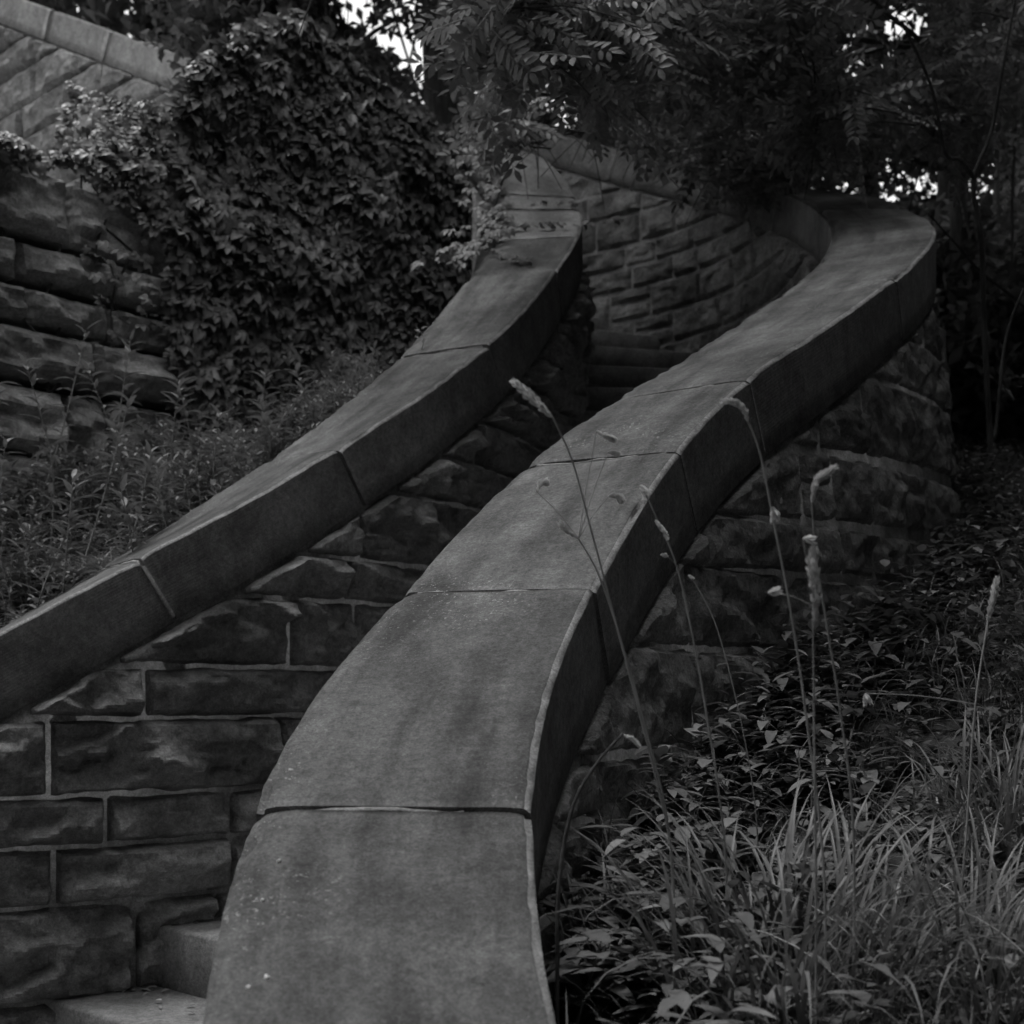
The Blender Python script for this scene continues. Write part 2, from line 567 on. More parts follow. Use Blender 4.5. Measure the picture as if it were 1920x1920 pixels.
# ------------------------------------------------------------------ rock-faced stones on a wall face
def stone_face(path, side, half, a0, a1, z0, z1, ztop_fn, parent, mat, res=0.012, amp=0.035, seed=0, rough=1.0, name='stone', mortar=0.008, back=0.05, edge=0.013, world_fn=None, batter=0.0, tilt=0.0):
    """one hammer-dressed stone: flat arrises at the joints, a split, faceted face that stands proud"""
    a0, a1, z0, z1 = a0 + mortar, a1 - mortar, z0 + mortar, z1 - mortar
    if a1 - a0 < 0.03 or z1 - z0 < 0.02:
        return None
    if ztop_fn is not None:                     # cut the stone off where the coping comes down on it
        qa = np.linspace(a0, a1, 60)
        okq = qa[ztop_fn(qa) - mortar > z0 + 0.012]
        if not len(okq):
            return None
        a0, a1 = okq[0], okq[-1]
        if a1 - a0 < 0.03:
            return None
    nx = max(4, int((a1 - a0) / res))
    nz = max(3, int((z1 - z0) / res))
    q = np.linspace(a0, a1, nx + 1)
    zt = ztop_fn(q) - mortar if ztop_fn is not None else np.full_like(q, 99.)
    if (zt < z0 + 0.02).all():
        return None
    rs = np.random.default_rng(seed)
    b = np.linspace(0, 1, nz + 1)
    top = np.minimum(z1, zt)
    top = np.maximum(top, z0 + 0.004)
    Q = np.tile(q[:, None], (1, nz + 1))
    Z = z0 + (top - z0)[:, None] * b[None]
    # split face: big spalls, each its own tilted plane, broken off in thin layers
    nc = max(5, int((a1 - a0) * (z1 - z0) / 0.0045))
    cx = rs.uniform(a0, a1, nc)
    cz = rs.uniform(z0, z1, nc)
    ch = rs.uniform(0.15, 1.0, nc)
    gx = rs.normal(0, 3.0, nc)
    gz = rs.normal(-0.8, 5.0, nc)
    zm = z0 + (z1 - z0) * rs.uniform(0.35, 0.6)
    PP = np.stack([Q, Z, 0 * Q + seed * 0.37], -1)
    wx = vnoise(PP, 12, seed) * 0.04 + vnoise(PP, 33, seed + 1) * 0.012
    wz = vnoise(PP, 12, seed + 5) * 0.03 + vnoise(PP, 33, seed + 6) * 0.01
    dx = Q[..., None] + wx[..., None] - cx
    dz = Z[..., None] + wz[..., None] - cz
    hts = ch[None, None] + gx * dx + gz * dz
    kk = (dx ** 2 * 0.6 + 2.0 * dz ** 2).argsort(-1)
    h1 = np.take_along_axis(hts, kk[..., :1], -1)[..., 0]
    h2 = np.take_along_axis(hts, kk[..., 1:2], -1)[..., 0]
    h = np.clip(np.minimum(h1, h2 + 0.2), -0.05, 1.35)
    lay = h * 2.3 + 0.5 * vnoise(PP, 9, seed + 7) + 0.2 * vnoise(PP, 30, seed + 13)
    h = 0.35 * h + 0.65 * (np.floor(lay) + np.clip((lay - np.floor(lay)) * 2.5 - 1.5, 0, 1)) / 2.3
    for _ in range(1):                          # take the stair-steps of the grid out of the broken edges
        g = np.pad(h, 1, mode='edge')
        h = (g[1:-1, 1:-1] * 4 + g[:-2, 1:-1] * 2 + g[2:, 1:-1] * 2 + g[1:-1, :-2] * 2 + g[1:-1, 2:] * 2 + g[:-2, :-2] + g[2:, 2:] + g[:-2, 2:] + g[2:, :-2]) / 16
    # the split face bellies out and is undercut towards the bed
    bel = 1 - np.clip((Z - zm) / np.maximum(z1 - zm, .01), 0, 1) * 0.15 - np.clip((zm - Z) / (zm - z0 + 1e-6), 0, 1) ** 1.5 * 0.4
    ed = np.minimum.reduce([Q - a0, a1 - Q, Z - z0, np.minimum(z1, zt)[:, None] - Z])
    ed = np.clip((ed + 0.004 * vnoise(PP, 40, seed + 11)) / edge, 0, 1)
    ed = ed * (2 - ed)
    o = ed * amp * (0.25 + 0.95 * h * bel) + ed * rough * (0.005 * fbm(PP, 24, seed + 2, 3) + 0.0035 * vnoise(PP, 75, seed + 4))
    o = np.maximum(o, 0.0) + 0.004
    wob = 0.005 * vnoise(PP, 14, seed + 8) + 0.003 * vnoise(PP, 45, seed + 9)
    if world_fn is not None:
        V = world_fn(Q, Z + wob * (1 - ed), o)
        B = world_fn(Q, Z, 0 * o - back)
    else:
        def wf(Q, Z, O):
            x, y, z, th, m = path.get(Q)
            Zt = Z + tilt * (Q - 2.2)
            lat = side * (half + O + batter * np.maximum(z - T - Zt, 0))
            return np.stack([x + np.cos(th) * lat, y - np.sin(th) * lat, Zt], -1)
        V = wf(Q, Z + wob * (1 - ed), o)
        B = wf(Q, Z, 0 * o - back)
    n1, n2 = nx + 1, nz + 1
    idx = np.arange(n1 * n2).reshape(n1, n2)
    quads = np.stack([idx[:-1, :-1], idx[1:, :-1], idx[1:, 1:], idx[:-1, 1:]], -1).reshape(-1, 4)
    # sides go back to a rim
    rim = np.concatenate([idx[:, 0], idx[-1, 1:], idx[::-1, -1][1:], idx[0, ::-1][1:-1]])
    nb = len(V.reshape(-1, 3))
    bidx = nb + np.arange(len(rim))
    VV = np.concatenate([V.reshape(-1, 3), B.reshape(-1, 3)[rim]])
    r2 = np.roll(rim, -1)
    b2 = np.roll(bidx, -1)
    skirt = np.stack([rim, bidx, b2, r2], -1)
    Fq = np.concatenate([quads, skirt])
    if side > 0:
        pass
    else:
        Fq = Fq[:, ::-1]
    me = make_mesh(name, VV, np.ascontiguousarray(Fq))
    me.set_sharp_from_angle(angle=R(20))
    return link(name, me, mat, parent)


def wall_stones(path, side, s0, s1, courses, parent, mat, half, zfloor, seed, lmin=0.2, lmax=0.5, res=0.012, amp=0.035, fixed=None, split=0.25, mortar=0.006, batter=0.0, tilt=0.0):
    rs = np.random.default_rng(seed)

    def ztop(q):
        x, y, z, th, m = path.get(q)
        return z - (T + 0.006) * np.sqrt(1 + m * m) - tilt * (q - 2.2)
    k = 0
    tilt0, tilt = tilt, 0.0
    for i in range(len(courses) - 1):
        z0, z1 = courses[i], courses[i + 1]
        tilt = tilt0 * min(1.0, max(0.0, (z0 - 0.05) / 0.45))
        cuts = [s0]
        if fixed and i in fixed:
            f0 = fixed[i]
            while f0[0] - cuts[-1] > lmax:
                cuts.append(cuts[-1] + rs.uniform(lmin, lmax))
            if f0[0] - cuts[-1] < 0.12 and len(cuts) > 1:
                cuts.pop()
            cuts += f0
        s = cuts[-1] + rs.uniform(lmin, lmax) * 0.7
        while s < s1 - lmin * 0.6:
            cuts.append(s)
            s += rs.uniform(lmin, lmax) * (1.0 if z1 - z0 > 0.12 else 0.85)
        cuts.append(s1)
        for a, b in zip(cuts[:-1], cuts[1:]):
            k += 1
            fl = zfloor(0.5 * (a + b))
            if z1 < fl - 0.05:
                continue
            if ztop(np.array([a, b])).max() < z0 + 0.025:
                continue
            sp = (z1 - z0) > 0.15 and rs.uniform() < split and (b - a) < 0.36
            if sp:
                zm = z0 + (z1 - z0) * rs.uniform(0.4, 0.62)
                stone_face(path, side, half, a, b, z0, zm, ztop, parent, mat, res, amp * 0.8, seed * 1000 + k, mortar=mortar, batter=batter, tilt=tilt)
                stone_face(path, side, half, a, b, zm, z1, ztop, parent, mat, res, amp * 0.8, seed * 1000 + k + 500, mortar=mortar, batter=batter, tilt=tilt)
            else:
                stone_face(path, side, half, a, b, z0, z1, ztop, parent, mat, res, amp, seed * 1000 + k, mortar=mortar, batter=batter, tilt=tilt)


def ground_right(x, y):
    yy = np.where(y < 14, y, 14 + (y - 14) * 0.35)
    yy = np.where(yy < -6, -6 + (yy + 6) * 0.2, yy)
    xx = np.clip(x, -12, 12)
    return 0.06 + 0.3 * (yy - 3.1) + 0.1 * (xx - 0.67) + 0.03 * np.sin(x * 2.3 + 1) * np.cos(y * 1.7)


H_PAR = 0.955                                     # coping top above the step nosings
half_w = W / 2 - 0.022

# ================================================================== the large structure
# ---- outer parapet: sweeps from the foreground up, round the bend and back to the left
outer = thing('parapet_wall', 'curved stone parapet wall whose broad slab coping sweeps from the foreground up to the right', 'wall', (-0.1, 1.2, -1.2))
ojoint = [-0.85, -0.25, 0.465, 1.063, 1.565, 1.942, 2.95, 3.88, 4.46, 5.3, 6.0, 6.75, 7.35]
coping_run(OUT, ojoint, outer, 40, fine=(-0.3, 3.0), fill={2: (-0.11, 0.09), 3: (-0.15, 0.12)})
zb_out = lambda q: np.minimum(OUT.get(q)[2] - 1.35, ground_right(OUT.get(q)[0], OUT.get(q)[1]) - 0.3)
sweep_core(OUT, -0.84, 7.34, half_w + 0.005, -T + 0.03, zb_out, M_MORTAR, outer, batter=0.1)
oc = [-0.86, -0.68, -0.5, -0.31, -0.12, 0.084, 0.27, 0.40, 0.58, 0.81, 0.98, 1.17, 1.33, 1.52, 1.7, 1.9, 2.1]
wall_stones(OUT, 1, 0.0, 5.2, oc, outer, M_FACE, half_w, lambda s: ground_right(*[np.asarray(v) for v in OUT.get(s)[:2]]) - 0.1, 3, 0.2, 0.44, res=0.009, amp=0.034, mortar=0.008,
            batter=0.1, tilt=0.09, fixed={8: [1.98, 2.17], 7: [1.72, 2.2, 2.37], 6: [1.7, 2.38], 5: [1.6, 2.2]})
ic = [1.25]
while ic[-1] < 3.7:
    ic.append(ic[-1] + random.choice([0.11, 0.125, 0.14, 0.15, 0.17]))
wall_stones(OUT, -1, 4.3, 7.3, ic, outer, M_FACE, half_w, lambda s: OUT.get(s)[2] - H_PAR - 0.1, 5, 0.2, 0.44, res=0.016, amp=0.04)

# ---- inner parapet, left of the steps
inner = thing('parapet_wall', 'inner parapet wall on the left with narrow sloping coping and rock faced courses below', 'wall', (-1.2, 3.4, -1.2))
ijoint = [-0.8, -0.1, 0.55, 1.125, 1.69, 2.38, 3.045, 3.55, 3.93, 4.06, 4.46]
coping_run(INN, ijoint, inner, 90, pale=3.5, fine=(0.5, 2.4), fill={4: (-0.16, -0.09), 7: (-0.17, 0.0)})
zb_in = lambda q: INN.get(q)[2] - 1.35 - T
sweep_core(INN, -0.79, 4.45, half_w + 0.005, -T + 0.03, zb_in, M_MORTAR, inner)
lc = [-1.3, -1.12, -0.95, -0.78, -0.544, -0.398, -0.272, -0.077, 0.056, 0.25, 0.378, 0.59, 0.73, 0.88, 1.08, 1.22, 1.38, 1.52, 1.68, 1.85, 2.0, 2.2, 2.4, 2.6]
su = lambda u: float(INN.s_of_u(u, half_w, 0.3, 2.6))
fx = {3: [0.2, su(248)], 4: [0.25, su(100), su(428)], 5: [0.32, su(195), su(425)], 6: [0.45, su(90), su(507)], 7: [0.4, su(265), su(640)],
      8: [su(60), su(538)], 9: [su(330), su(640)]}
wall_stones(INN, 1, -0.75, 4.42, lc, inner, M_FACE, half_w, lambda s: INN.get(s)[2] - H_PAR - 0.12, 7, 0.22, 0.5, res=0.007, amp=0.08, fixed=fx)

# ---- upper flight parapet, far left
A_ = np.array([-1.817, 8.036, 3.874])
dirU = np.array([-1.16, 1.0])
dirU /= np.linalg.norm(dirU)
UP = Path((A_[0] - dirU[0] * 0, A_[1], A_[2]), [-49, -49, -49, -49, -49, -49, -49, -49, -49], [0.53] * 9, 0.5)
upper = thing('upper_parapet_wall', 'pale sunlit stone parapet wall descending to the right behind the creeper at top left', 'wall', (-1.6, 7.9, 1.2))
W0, T0 = W, T
T = 0.21
coping_run(UP, [0.0, 1.0, 1.75, 2.5, 3.3, 3.95], upper, 140, gap=0.012, mats=(M_UPTOP, M_UPTOP, M_UPTOP), step=0.05)
sweep_core(UP, 0.01, 3.94, half_w - 0.001, -T + 0.03, lambda q: UP.get(q)[2] - 1.6, M_MORTAR, upper)
wall_stones(UP, -1, 0.02, 3.9, [2.6, 2.85, 3.06, 3.3, 3.52, 3.78, 4.0, 4.24, 4.5, 4.74, 5.0, 5.24, 5.5], upper, M_UPPER, half_w, lambda s: UP.get(s)[2] - 1.3, 9, 0.35, 0.7, res=0.03, amp=0.05)
T = T0

# ---- the flight of steps between the two parapets
stairs = thing('staircase', 'curving flight of worn stone steps climbing between the two parapet walls', 'staircase', (-0.5, 3.0, -1.1))


def nosing(z):
    si, so = INN.s_of_z(z + H_PAR), OUT.s_of_z(z + H_PAR)
    a = INN.pos(np.array([si]), np.array([0.1]))[0]
    b = OUT.pos(np.array([so]), np.array([-0.1]))[0]
    a[2] = b[2] = z
    return a, b


riser = 0.158
for k in range(-3, 20):
    z = -0.611 + riser * k
    a, b = nosing(z)
    a2, b2 = nosing(z + riser)
    if z + riser + H_PAR > min(INN.Z.max(), OUT.Z.max()) - 0.02:
        break
    da, db = a2 - a, b2 - b
    da[2] = db[2] = 0
    na, nb = 9, 3
    top = []
    ex = 0.03
    ca, cb = a2 + da / max(np.linalg.norm(da), .01) * ex, b2 + db / max(np.linalg.norm(db), .01) * ex
    V, Fc = [], []
    u_ = np.linspace(0, 1, 25)
    for u in u_:
        f = a + (b - a) * u
        g = ca + (cb - ca) * u
        f[2] = g[2] = z
        d = (g - f) / np.linalg.norm(g - f)
        w1 = 0.004 * vnoise(np.array([[u * 9, k * 3.3, 0.5]]), 1.0, 3)[0]
        sag = -0.004 * math.sin(math.pi * u)
        V += [f + d * (0.002 + w1) + (0, 0, -riser - 0.02), f + d * w1 + (0, 0, -0.012), f + d * (0.004 + w1) + (0, 0, -0.003 + sag), f + d * 0.014 + (0, 0, sag),
              f * 0.5 + g * 0.5 + (0, 0, sag * 1.5), g, g + (0, 0, -riser - 0.02)]
    for i in range(24):
        for j in range(7):
            k2 = (j + 1) % 7
            Fc.append((i * 7 + j, i * 7 + 7 + j, i * 7 + 7 + k2, i * 7 + k2))
    Fc += [tuple(range(7)), tuple(reversed([24 * 7 + q for q in range(7)]))]
    link('step', make_mesh('step', V, Fc, smooth=False), M_STEP, stairs)

# ---- ground
xs = np.concatenate([np.linspace(-70, -8, 20), np.arange(-7.5, 7.5, 0.075), np.linspace(8, 70, 20)])
ys = np.concatenate([np.linspace(-40, -2, 14), np.arange(-1.8, 9, 0.075), np.linspace(9.3, 20, 30), np.linspace(21, 110, 30)])
GX, GY = np.meshgrid(xs, ys, indexing='ij')
GZ = ground_right(GX, GY)
pts = np.stack([GX.ravel(), GY.ravel()], 1)
poly = [tuple(p) for p in zip(OUT.X[::10], OUT.Y[::10])]
poly = [(OUT.X[0] + 0.3, -60)] + poly + [(-4.5, 10.5), (-30, 22), (-90, 30), (-90, -60)]
left = inpoly(pts, poly).reshape(GX.shape)
low = np.clip(-1.2 + 0.5 * ((GX + 0.9) * 0.66 + (GY - 3.3) * 0.75), -3, 1.4)
GZ = np.where(left, np.minimum(low, GZ), GZ)
GP = np.stack([GX, GY, GZ], -1)
GP[..., 2] += np.where(left, 0, 0.02 * fbm(GP, 3.0, 5, 3))
idx = np.arange(GX.size).reshape(GX.shape)
gq = np.stack([idx[:-1, :-1], idx[1:, :-1], idx[1:, 1:], idx[:-1, 1:]], -1).reshape(-1, 4)
g = link('ground', make_mesh('ground', GP.reshape(-1, 3), gq), M_SOIL)
tag(g, kind='structure')

# ---- the retaining wall of big rough blocks and the bank before it
LD = np.array([0.673, 0.74])                     # along the wall
LN = np.array([0.74, -0.673])                    # out of the wall
LO = np.array([-1.84, 4.6])


def top_z(t):
    return np.interp(t, [-1.2, -0.3, 0.3, 0.62, 0.9, 1.2, 1.55, 1.85, 2.15, 2.45, 2.75], [1.95, 2.0, 2.06, 2.2, 2.72, 3.0, 3.15, 3.12, 3.02, 2.92, 2.8])


def base_z(t):
    return 0.42 + 0.3 * t


def host(t, z, o):
    """point on the retaining wall: t along, z up, o outwards; the face leans back"""
    lean = 0.16 * (z - 0.5)
    p = LO[None] + t.reshape(-1, 1) * LD[None] + (o - lean).reshape(-1, 1) * LN[None]
    return np.concatenate([p, z.reshape(-1, 1)], 1).reshape(t.shape + (3,))


retain = thing('retaining_wall', 'retaining wall of big rough blocks with open joints, partly overgrown, at left', 'wall', (-1.84, 4.6, 0.4))
tt = np.linspace(-1.2, 2.75, 60)
rows = []
for zf, o in ((0, 0.0), (0.5, 0.0), (1, 0.0), (1, -0.55), (0, -0.55)):
    z = base_z(tt) + (top_z(tt) - 0.16 - 0.3 * np.exp(-((tt - 0.75) / 0.3) ** 2) - base_z(tt)) * zf
    rows.append(host(tt, z, np.full_like(tt, o - 0.07)))
V = np.stack(rows, 1).reshape(-1, 3)
Fc = []
for i in range(59):
    for j in range(5):
        k2 = (j + 1) % 5
        Fc.append((i * 5 + j, i * 5 + 5 + j, i * 5 + 5 + k2, i * 5 + k2))
Fc += [tuple(range(5)), tuple(reversed([59 * 5 + q for q in range(5)]))]
link('earth_core', make_mesh('earth_core', V, Fc, smooth=False), M_GAP, retain)
rows_r = [(0.45, 0.86), (0.87, 1.125), (1.14, 1.35), (1.365, 1.515), (1.53, 1.70), (1.715, 1.99)]
cuts_r = [[-1.0, -0.35, 0.3, 0.75], [-0.7, -0.22, 0.27, 0.46, 0.8], [-0.9, -0.3, 0.42, 0.85], [-0.95, -0.42, 0.16, 0.5, 0.9], [-0.8, -0.38, 0.14, 0.55, 0.9], [-0.9, -0.35, 0.36, 0.75]]
kk = 0
for (z0, z1), cuts in zip(rows_r, cuts_r):
    for a, b in zip(cuts[:-1], cuts[1:]):
        kk += 1
        pj = rng.uniform(-0.015, 0.035)
        tilt = rng.normal(0, 0.012)
        stone_face(None, 1, 0, a, b, z0, z1, None, retain, M_ROCK, 0.016, 0.1, 7000 + kk, name='block', mortar=0.007, back=0.12, edge=0.035,
                   world_fn=lambda Q, Z, O, pj=pj, tilt=tilt, a=a: host(Q, Z + (Q - a) * tilt, O + pj))

# bank of earth between the inner parapet and the retaining wall
qs = np.linspace(-0.85, 4.4, 70)
pa = INN.pos(qs, np.full_like(qs, -half_w + 0.03))
pa[:, 2] -= 0.14
tb = np.interp(qs, [-0.85, 0.6, 1.2, 2.4, 4.4], [-1.2, -0.3, 0.25, 1.2, 2.3])
pb = host(tb, base_z(tb) + 0.2, np.zeros_like(tb) + 0.06)
V, Fc = [], []
for i in range(70):
    for j in range(13):
        w = j / 12
        p = pa[i] * (1 - w) + pb[i] * w
        p = p + np.array([0, 0, 0.03 * vnoise(p[None], 4, 3)[0] * math.sin(math.pi * w)])
        V.append(p)
for i in range(69):
    for j in range(12):
        a = i * 13 + j
        Fc.append((a, a + 13, a + 14, a + 1))
bank = link('bank', make_mesh('bank', V, Fc), M_SOIL)
tag(bank, kind='structure')
BANK = np.array(V).reshape(70, 13, 3)


# ================================================================== foliage helpers
def frame_mats(P, D, Nn, S):
    """world matrices: local +Y -> D (tip), local +Z -> Nn (upper side)"""
    D = D / (np.linalg.norm(D, axis=1, keepdims=True) + 1e-9)
    X = np.cross(D, Nn)
    X /= np.linalg.norm(X, axis=1, keepdims=True) + 1e-9
    Z = np.cross(X, D)
    M = np.zeros((len(P), 4, 4))
    S = np.asarray(S).reshape(-1, 1)
    M[:, :3, 0], M[:, :3, 1], M[:, :3, 2] = X * S, D * S, Z * S
    M[:, :3, 3] = P
    M[:, 3, 3] = 1
    return M


def leaflet(L=1.0, wd=0.4, fold=0.12, droop=0.15, n=4, pt=0.9, off=(0, 0), ang=0.0):
    """a pointed leaf blade of 2n quads folded along its midrib, from the origin along +Y"""
    y = np.linspace(0, 1, n + 1)
    w = wd * np.sin(np.pi * np.clip(y, 0.001, 1) ** pt) ** 0.8
    w[0] = 0.03 * wd
    w[-1] = 0.0
    z = -droop * y ** 2
    V = []
    for yy, ww, zz in zip(y, w, z):
        V += [(-ww / 2, yy, zz + fold * ww), (0, yy, zz), (ww / 2, yy, zz + fold * ww)]
    V = np.array(V) * L
    ca, sa = math.cos(ang), math.sin(ang)
    V = np.stack([V[:, 0] * ca + V[:, 1] * sa + off[0], -V[:, 0] * sa + V[:, 1] * ca + off[1], V[:, 2]], 1)
    Fq = []
    for i in range(n):
        a = i * 3
        Fq += [(a, a + 1, a + 4, a + 3), (a + 1, a + 2, a + 5, a + 4)]
    return V, np.array(Fq)


def join(parts):
    Vs, Fs, n = [], [], 0
    for V, Fq in parts:
        Vs.append(V)
        Fs.append(Fq + n)
        n += len(V)
    return np.concatenate(Vs), np.concatenate(Fs)


def merged(name, variants, vi, Ms):
    Vs, Fs, n = [], [], 0
    for k, (V, Fq) in enumerate(variants):
        m = Ms[vi == k]
        if not len(m):
            continue
        P = np.einsum('kij,nj->kni', m[:, :3, :3], V) + m[:, None, :3, 3]
        Fk = Fq[None] + (np.arange(len(m)) * len(V))[:, None, None] + n
        Vs.append(P.reshape(-1, 3))
        Fs.append(Fk.reshape(-1, Fq.shape[1]))
        n += len(m) * len(V)
    return make_mesh(name, np.concatenate(Vs), np.concatenate(Fs))


def rank(Ms, size):
    """how large each piece shows, counting pieces behind others less"""
    P = Ms[:, :3, 3]
    uv = proj(P)
    inside = (uv[:, 0] > 0) & (uv[:, 0] < 1920) & (uv[:, 1] > 0) & (uv[:, 1] < 1920) & (P[:, 1] > 0.3)
    px = size * np.linalg.norm(Ms[:, :3, 0], axis=1) * F / np.maximum(P[:, 1], .3)
    cell = np.clip(uv // 30, 0, 63).astype(int)
    cid = cell[:, 0] * 64 + cell[:, 1]
    order = np.lexsort((P[:, 1], cid))
    cover = np.zeros(len(P))
    cnt = {}
    for i in order:
        c = cnt.get(cid[i], 0)
        cover[i] = c
        cnt[cid[i]] = c + 1
    return np.where(inside, px / (1 + cover), -1)


def foliage(parent, variants, vi, Ms, mat, part, rest, limit=300, size=1.0):
    """up to `limit` pieces as parts of their own (shared mesh data), the rest as one part"""
    r = rank(Ms, size)
    order = np.argsort(-r)
    pick = np.zeros(len(Ms), bool)
    pick[order[:limit]] = True
    pick &= r > 0
    data = []
    for V, Fq in variants:
        me = make_mesh(part, V, Fq)
        me.materials.append(mat)
        data.append(me)
    for i in np.nonzero(pick)[0]:
        link(part, data[vi[i]], None, parent, Ms[i].tolist())
    if (~pick).any():
        link(rest, merged(rest, variants, vi[~pick], Ms[~pick]), mat, parent, kind='stuff')


def tube(pts, rad, sides=6, cap=True):
    pts = np.asarray(pts, float)
    rad = np.broadcast_to(np.asarray(rad, float), (len(pts),))
    tg = np.gradient(pts, axis=0)
    tg /= np.linalg.norm(tg, axis=1, keepdims=True) + 1e-9
    ref = np.array([0.31, 0.2, 0.93]) if abs(tg[:, 2]).mean() < 0.8 else np.array([1.0, 0.1, 0])
    a = np.cross(tg, ref)
    a /= np.linalg.norm(a, axis=1, keepdims=True)
    b = np.cross(tg, a)
    an = np.arange(sides) / sides * 2 * np.pi
    V = pts[:, None] + rad[:, None, None] * (np.cos(an)[None, :, None] * a[:, None] + np.sin(an)[None, :, None] * b[:, None])
    n = len(pts)
    Fq = []
    for i in range(n - 1):
        for j in range(sides):
            k = (j + 1) % sides
            Fq.append((i * sides + j, i * sides + k, i * sides + sides + k, i * sides + sides + j))
    return V.reshape(-1, 3), np.array(Fq)


def spline(ctrl, n=20):
    c = np.asarray(ctrl, float)
    t = np.linspace(0, len(c) - 1, n)
    i = np.clip(t.astype(int), 0, len(c) - 2)
    f = (t - i)[:, None]
    p0, p1, p2, p3 = c[np.maximum(i - 1, 0)], c[i], c[i + 1], c[np.minimum(i + 2, len(c) - 1)]
    return 0.5 * (2 * p1 + (p2 - p0) * f + (2 * p0 - 5 * p1 + 4 * p2 - p3) * f ** 2 + (3 * p1 - p0 - 3 * p2 + p3) * f ** 3)


# sky shows through the canopy here (u, v, ru, rv, share of leaves left out)
GAPS = [(700, 5, 60, 45, .93), (745, 40, 68, 50, .97), (780, 85, 42, 45, 1), (800, 135, 22, 25, .8), (1040, 170, 16, 50, .8), (1055, 215, 40, 22, .85), (1110, 262, 45, 16, .7),
        (1690, 40, 42, 32, .97), (1640, 25, 30, 30, .7), (1610, 85, 70, 18, .75), (1660, 110, 50, 14, .85), (1620, 130, 35, 14, .8), (1745, 100, 18, 12, .9), (1515, 150, 40, 10, .5),
        (1470, 242, 30, 10, .6), (1660, 285, 18, 18, .85), (1690, 340, 50, 26, .65), (1668, 365, 18, 18, .95), (1735, 345, 24, 22, .9), (1590, 352, 30, 14, .8), (1835, 345, 26, 26, .4),
        (250, 25, 14, 60, .7), (170, 10, 50, 22, .6), (420, 40, 90, 40, .35), (350, 20, 60, 30, .3), (1830, 30, 20, 15, .7), (1900, 450, 26, 70, .25), (640, 20, 40, 30, .8), (1570, 60, 25, 12, .7), (1545, 345, 14, 8, .8), (1340, 240, 14, 8, .7), (1130, 60, 10, 8, .7), (1280, 150, 10, 8, .6), (1700, 200, 20, 12, .7), (1410, 40, 14, 8, .6)]


def gap_keep(P, extra=1.0):
    uv = proj(P)
    keep = np.ones(len(P), bool)
    rr = rng.uniform(size=len(P))
    for u, v, ru, rv, p in GAPS:
        d = ((uv[:, 0] - u) / (ru * extra)) ** 2 + ((uv[:, 1] - v) / (rv * extra)) ** 2
        keep &= ~((d < 1) & (rr < p))
    return keep


def rand_dir(n):
    v = rng.normal(size=(n, 3))
    return v / np.linalg.norm(v, axis=1, keepdims=True)


# ================================================================== creeper over the retaining wall
creeper = thing('creeper_vine', 'dense dark mat of five fingered creeper leaves over the bank at left of centre', 'vine', (-0.9, 5.6, 0.7))


def palm(k):
    rs = np.random.default_rng(200 + k)
    pr = []
    for a, l in ((0, 1.0), (0.7, 0.92), (-0.7, 0.92), (1.5, 0.66), (-1.5, 0.66)):
        pr.append(leaflet(l * rs.uniform(0.85, 1.1), 0.6, 0.13, rs.uniform(0.15, 0.5), 3, 0.7, (0.04 * math.sin(a), 0.04 * math.cos(a)), a + rs.normal(0, 0.1)))
    return join(pr)


IVYPOLY = [(-60, 150), (100, 125), (200, 178), (330, 198), (378, 120), (450, 50), (560, 20), (650, 45), (740, 120), (830, 215), (900, 300), (960, 330), (960, 440), (890, 490), (840, 560), (780, 640),
           (760, 720), (640, 830), (480, 850), (380, 820), (325, 740), (315, 600), (320, 480), (255, 410), (190, 360), (150, 310), (0, 315), (-60, 330)]
n = 19500
t_ = np.concatenate([rng.uniform(-1.1, 2.75, 17000), rng.uniform(-1.1, 1.0, 2500)])
f_ = np.concatenate([rng.uniform(0, 1.14, 17000), rng.uniform(0.85, 1.3, 2500)])
z_ = base_z(t_) + (top_z(t_) - base_z(t_)) * f_
clump = fbm(np.stack([t_, z_, 0 * t_], 1), 2.6, 21, 3)
o_ = 0.03 + 0.07 * np.clip(clump + 0.5, 0, 1.6) + rng.uniform(0, 0.06, n)
over = np.clip(f_ - 1, 0, 1) * (top_z(t_) - base_z(t_))
z_ -= over * 0.75
o_ -= over * 1.4
P = host(t_, z_, o_)
uv = proj(P)
kp = inpoly(uv, IVYPOLY)
# thinner, ragged fringe on the left above the rough blocks
lf = (uv[:, 0] < 330) & (uv[:, 1] > 200) & (rng.uniform(size=n) < 0.3)
kp &= ~lf
# a thin drift of leaves over the blocks themselves
drift = (uv[:, 0] < 420) & (uv[:, 1] > 300) & (uv[:, 1] < 640) & (vnoise(np.stack([t_, z_, 0 * z_], 1), 4, 9) > 0.25) & (rng.uniform(size=n) < 0.16)
kp |= drift
kp &= gap_keep(P, 0.9)
P, kpz = P[kp], z_[kp]
P[:, :2] -= LN * 0.0
n = len(P)
out3 = np.array([LN[0], LN[1], 0.0])
Nn = out3[None] * rng.uniform(0.55, 1.0, (n, 1)) + np.array([0, 0, 1.0]) * rng.uniform(0.25, 0.95, (n, 1)) + rng.normal(0, 0.28, (n, 3))
Nn /= np.linalg.norm(Nn, axis=1, keepdims=True)
D = np.array([-0.45, -0.5, -1.0])[None] + rng.normal(0, 0.42, (n, 3))
D -= Nn * (D * Nn).sum(1, keepdims=True)
small = np.where(proj(P)[:, 0] < 330, 0.6, 1.0)
S = rng.uniform(0.042, 0.09, n) * small
vi = rng.integers(0, 4, n)
foliage(creeper, [palm(k) for k in range(4)], vi, frame_mats(P, D, Nn, S), M_IVY, 'leaf', 'undergrowth_leaves', 300, 2.0)
stems = []
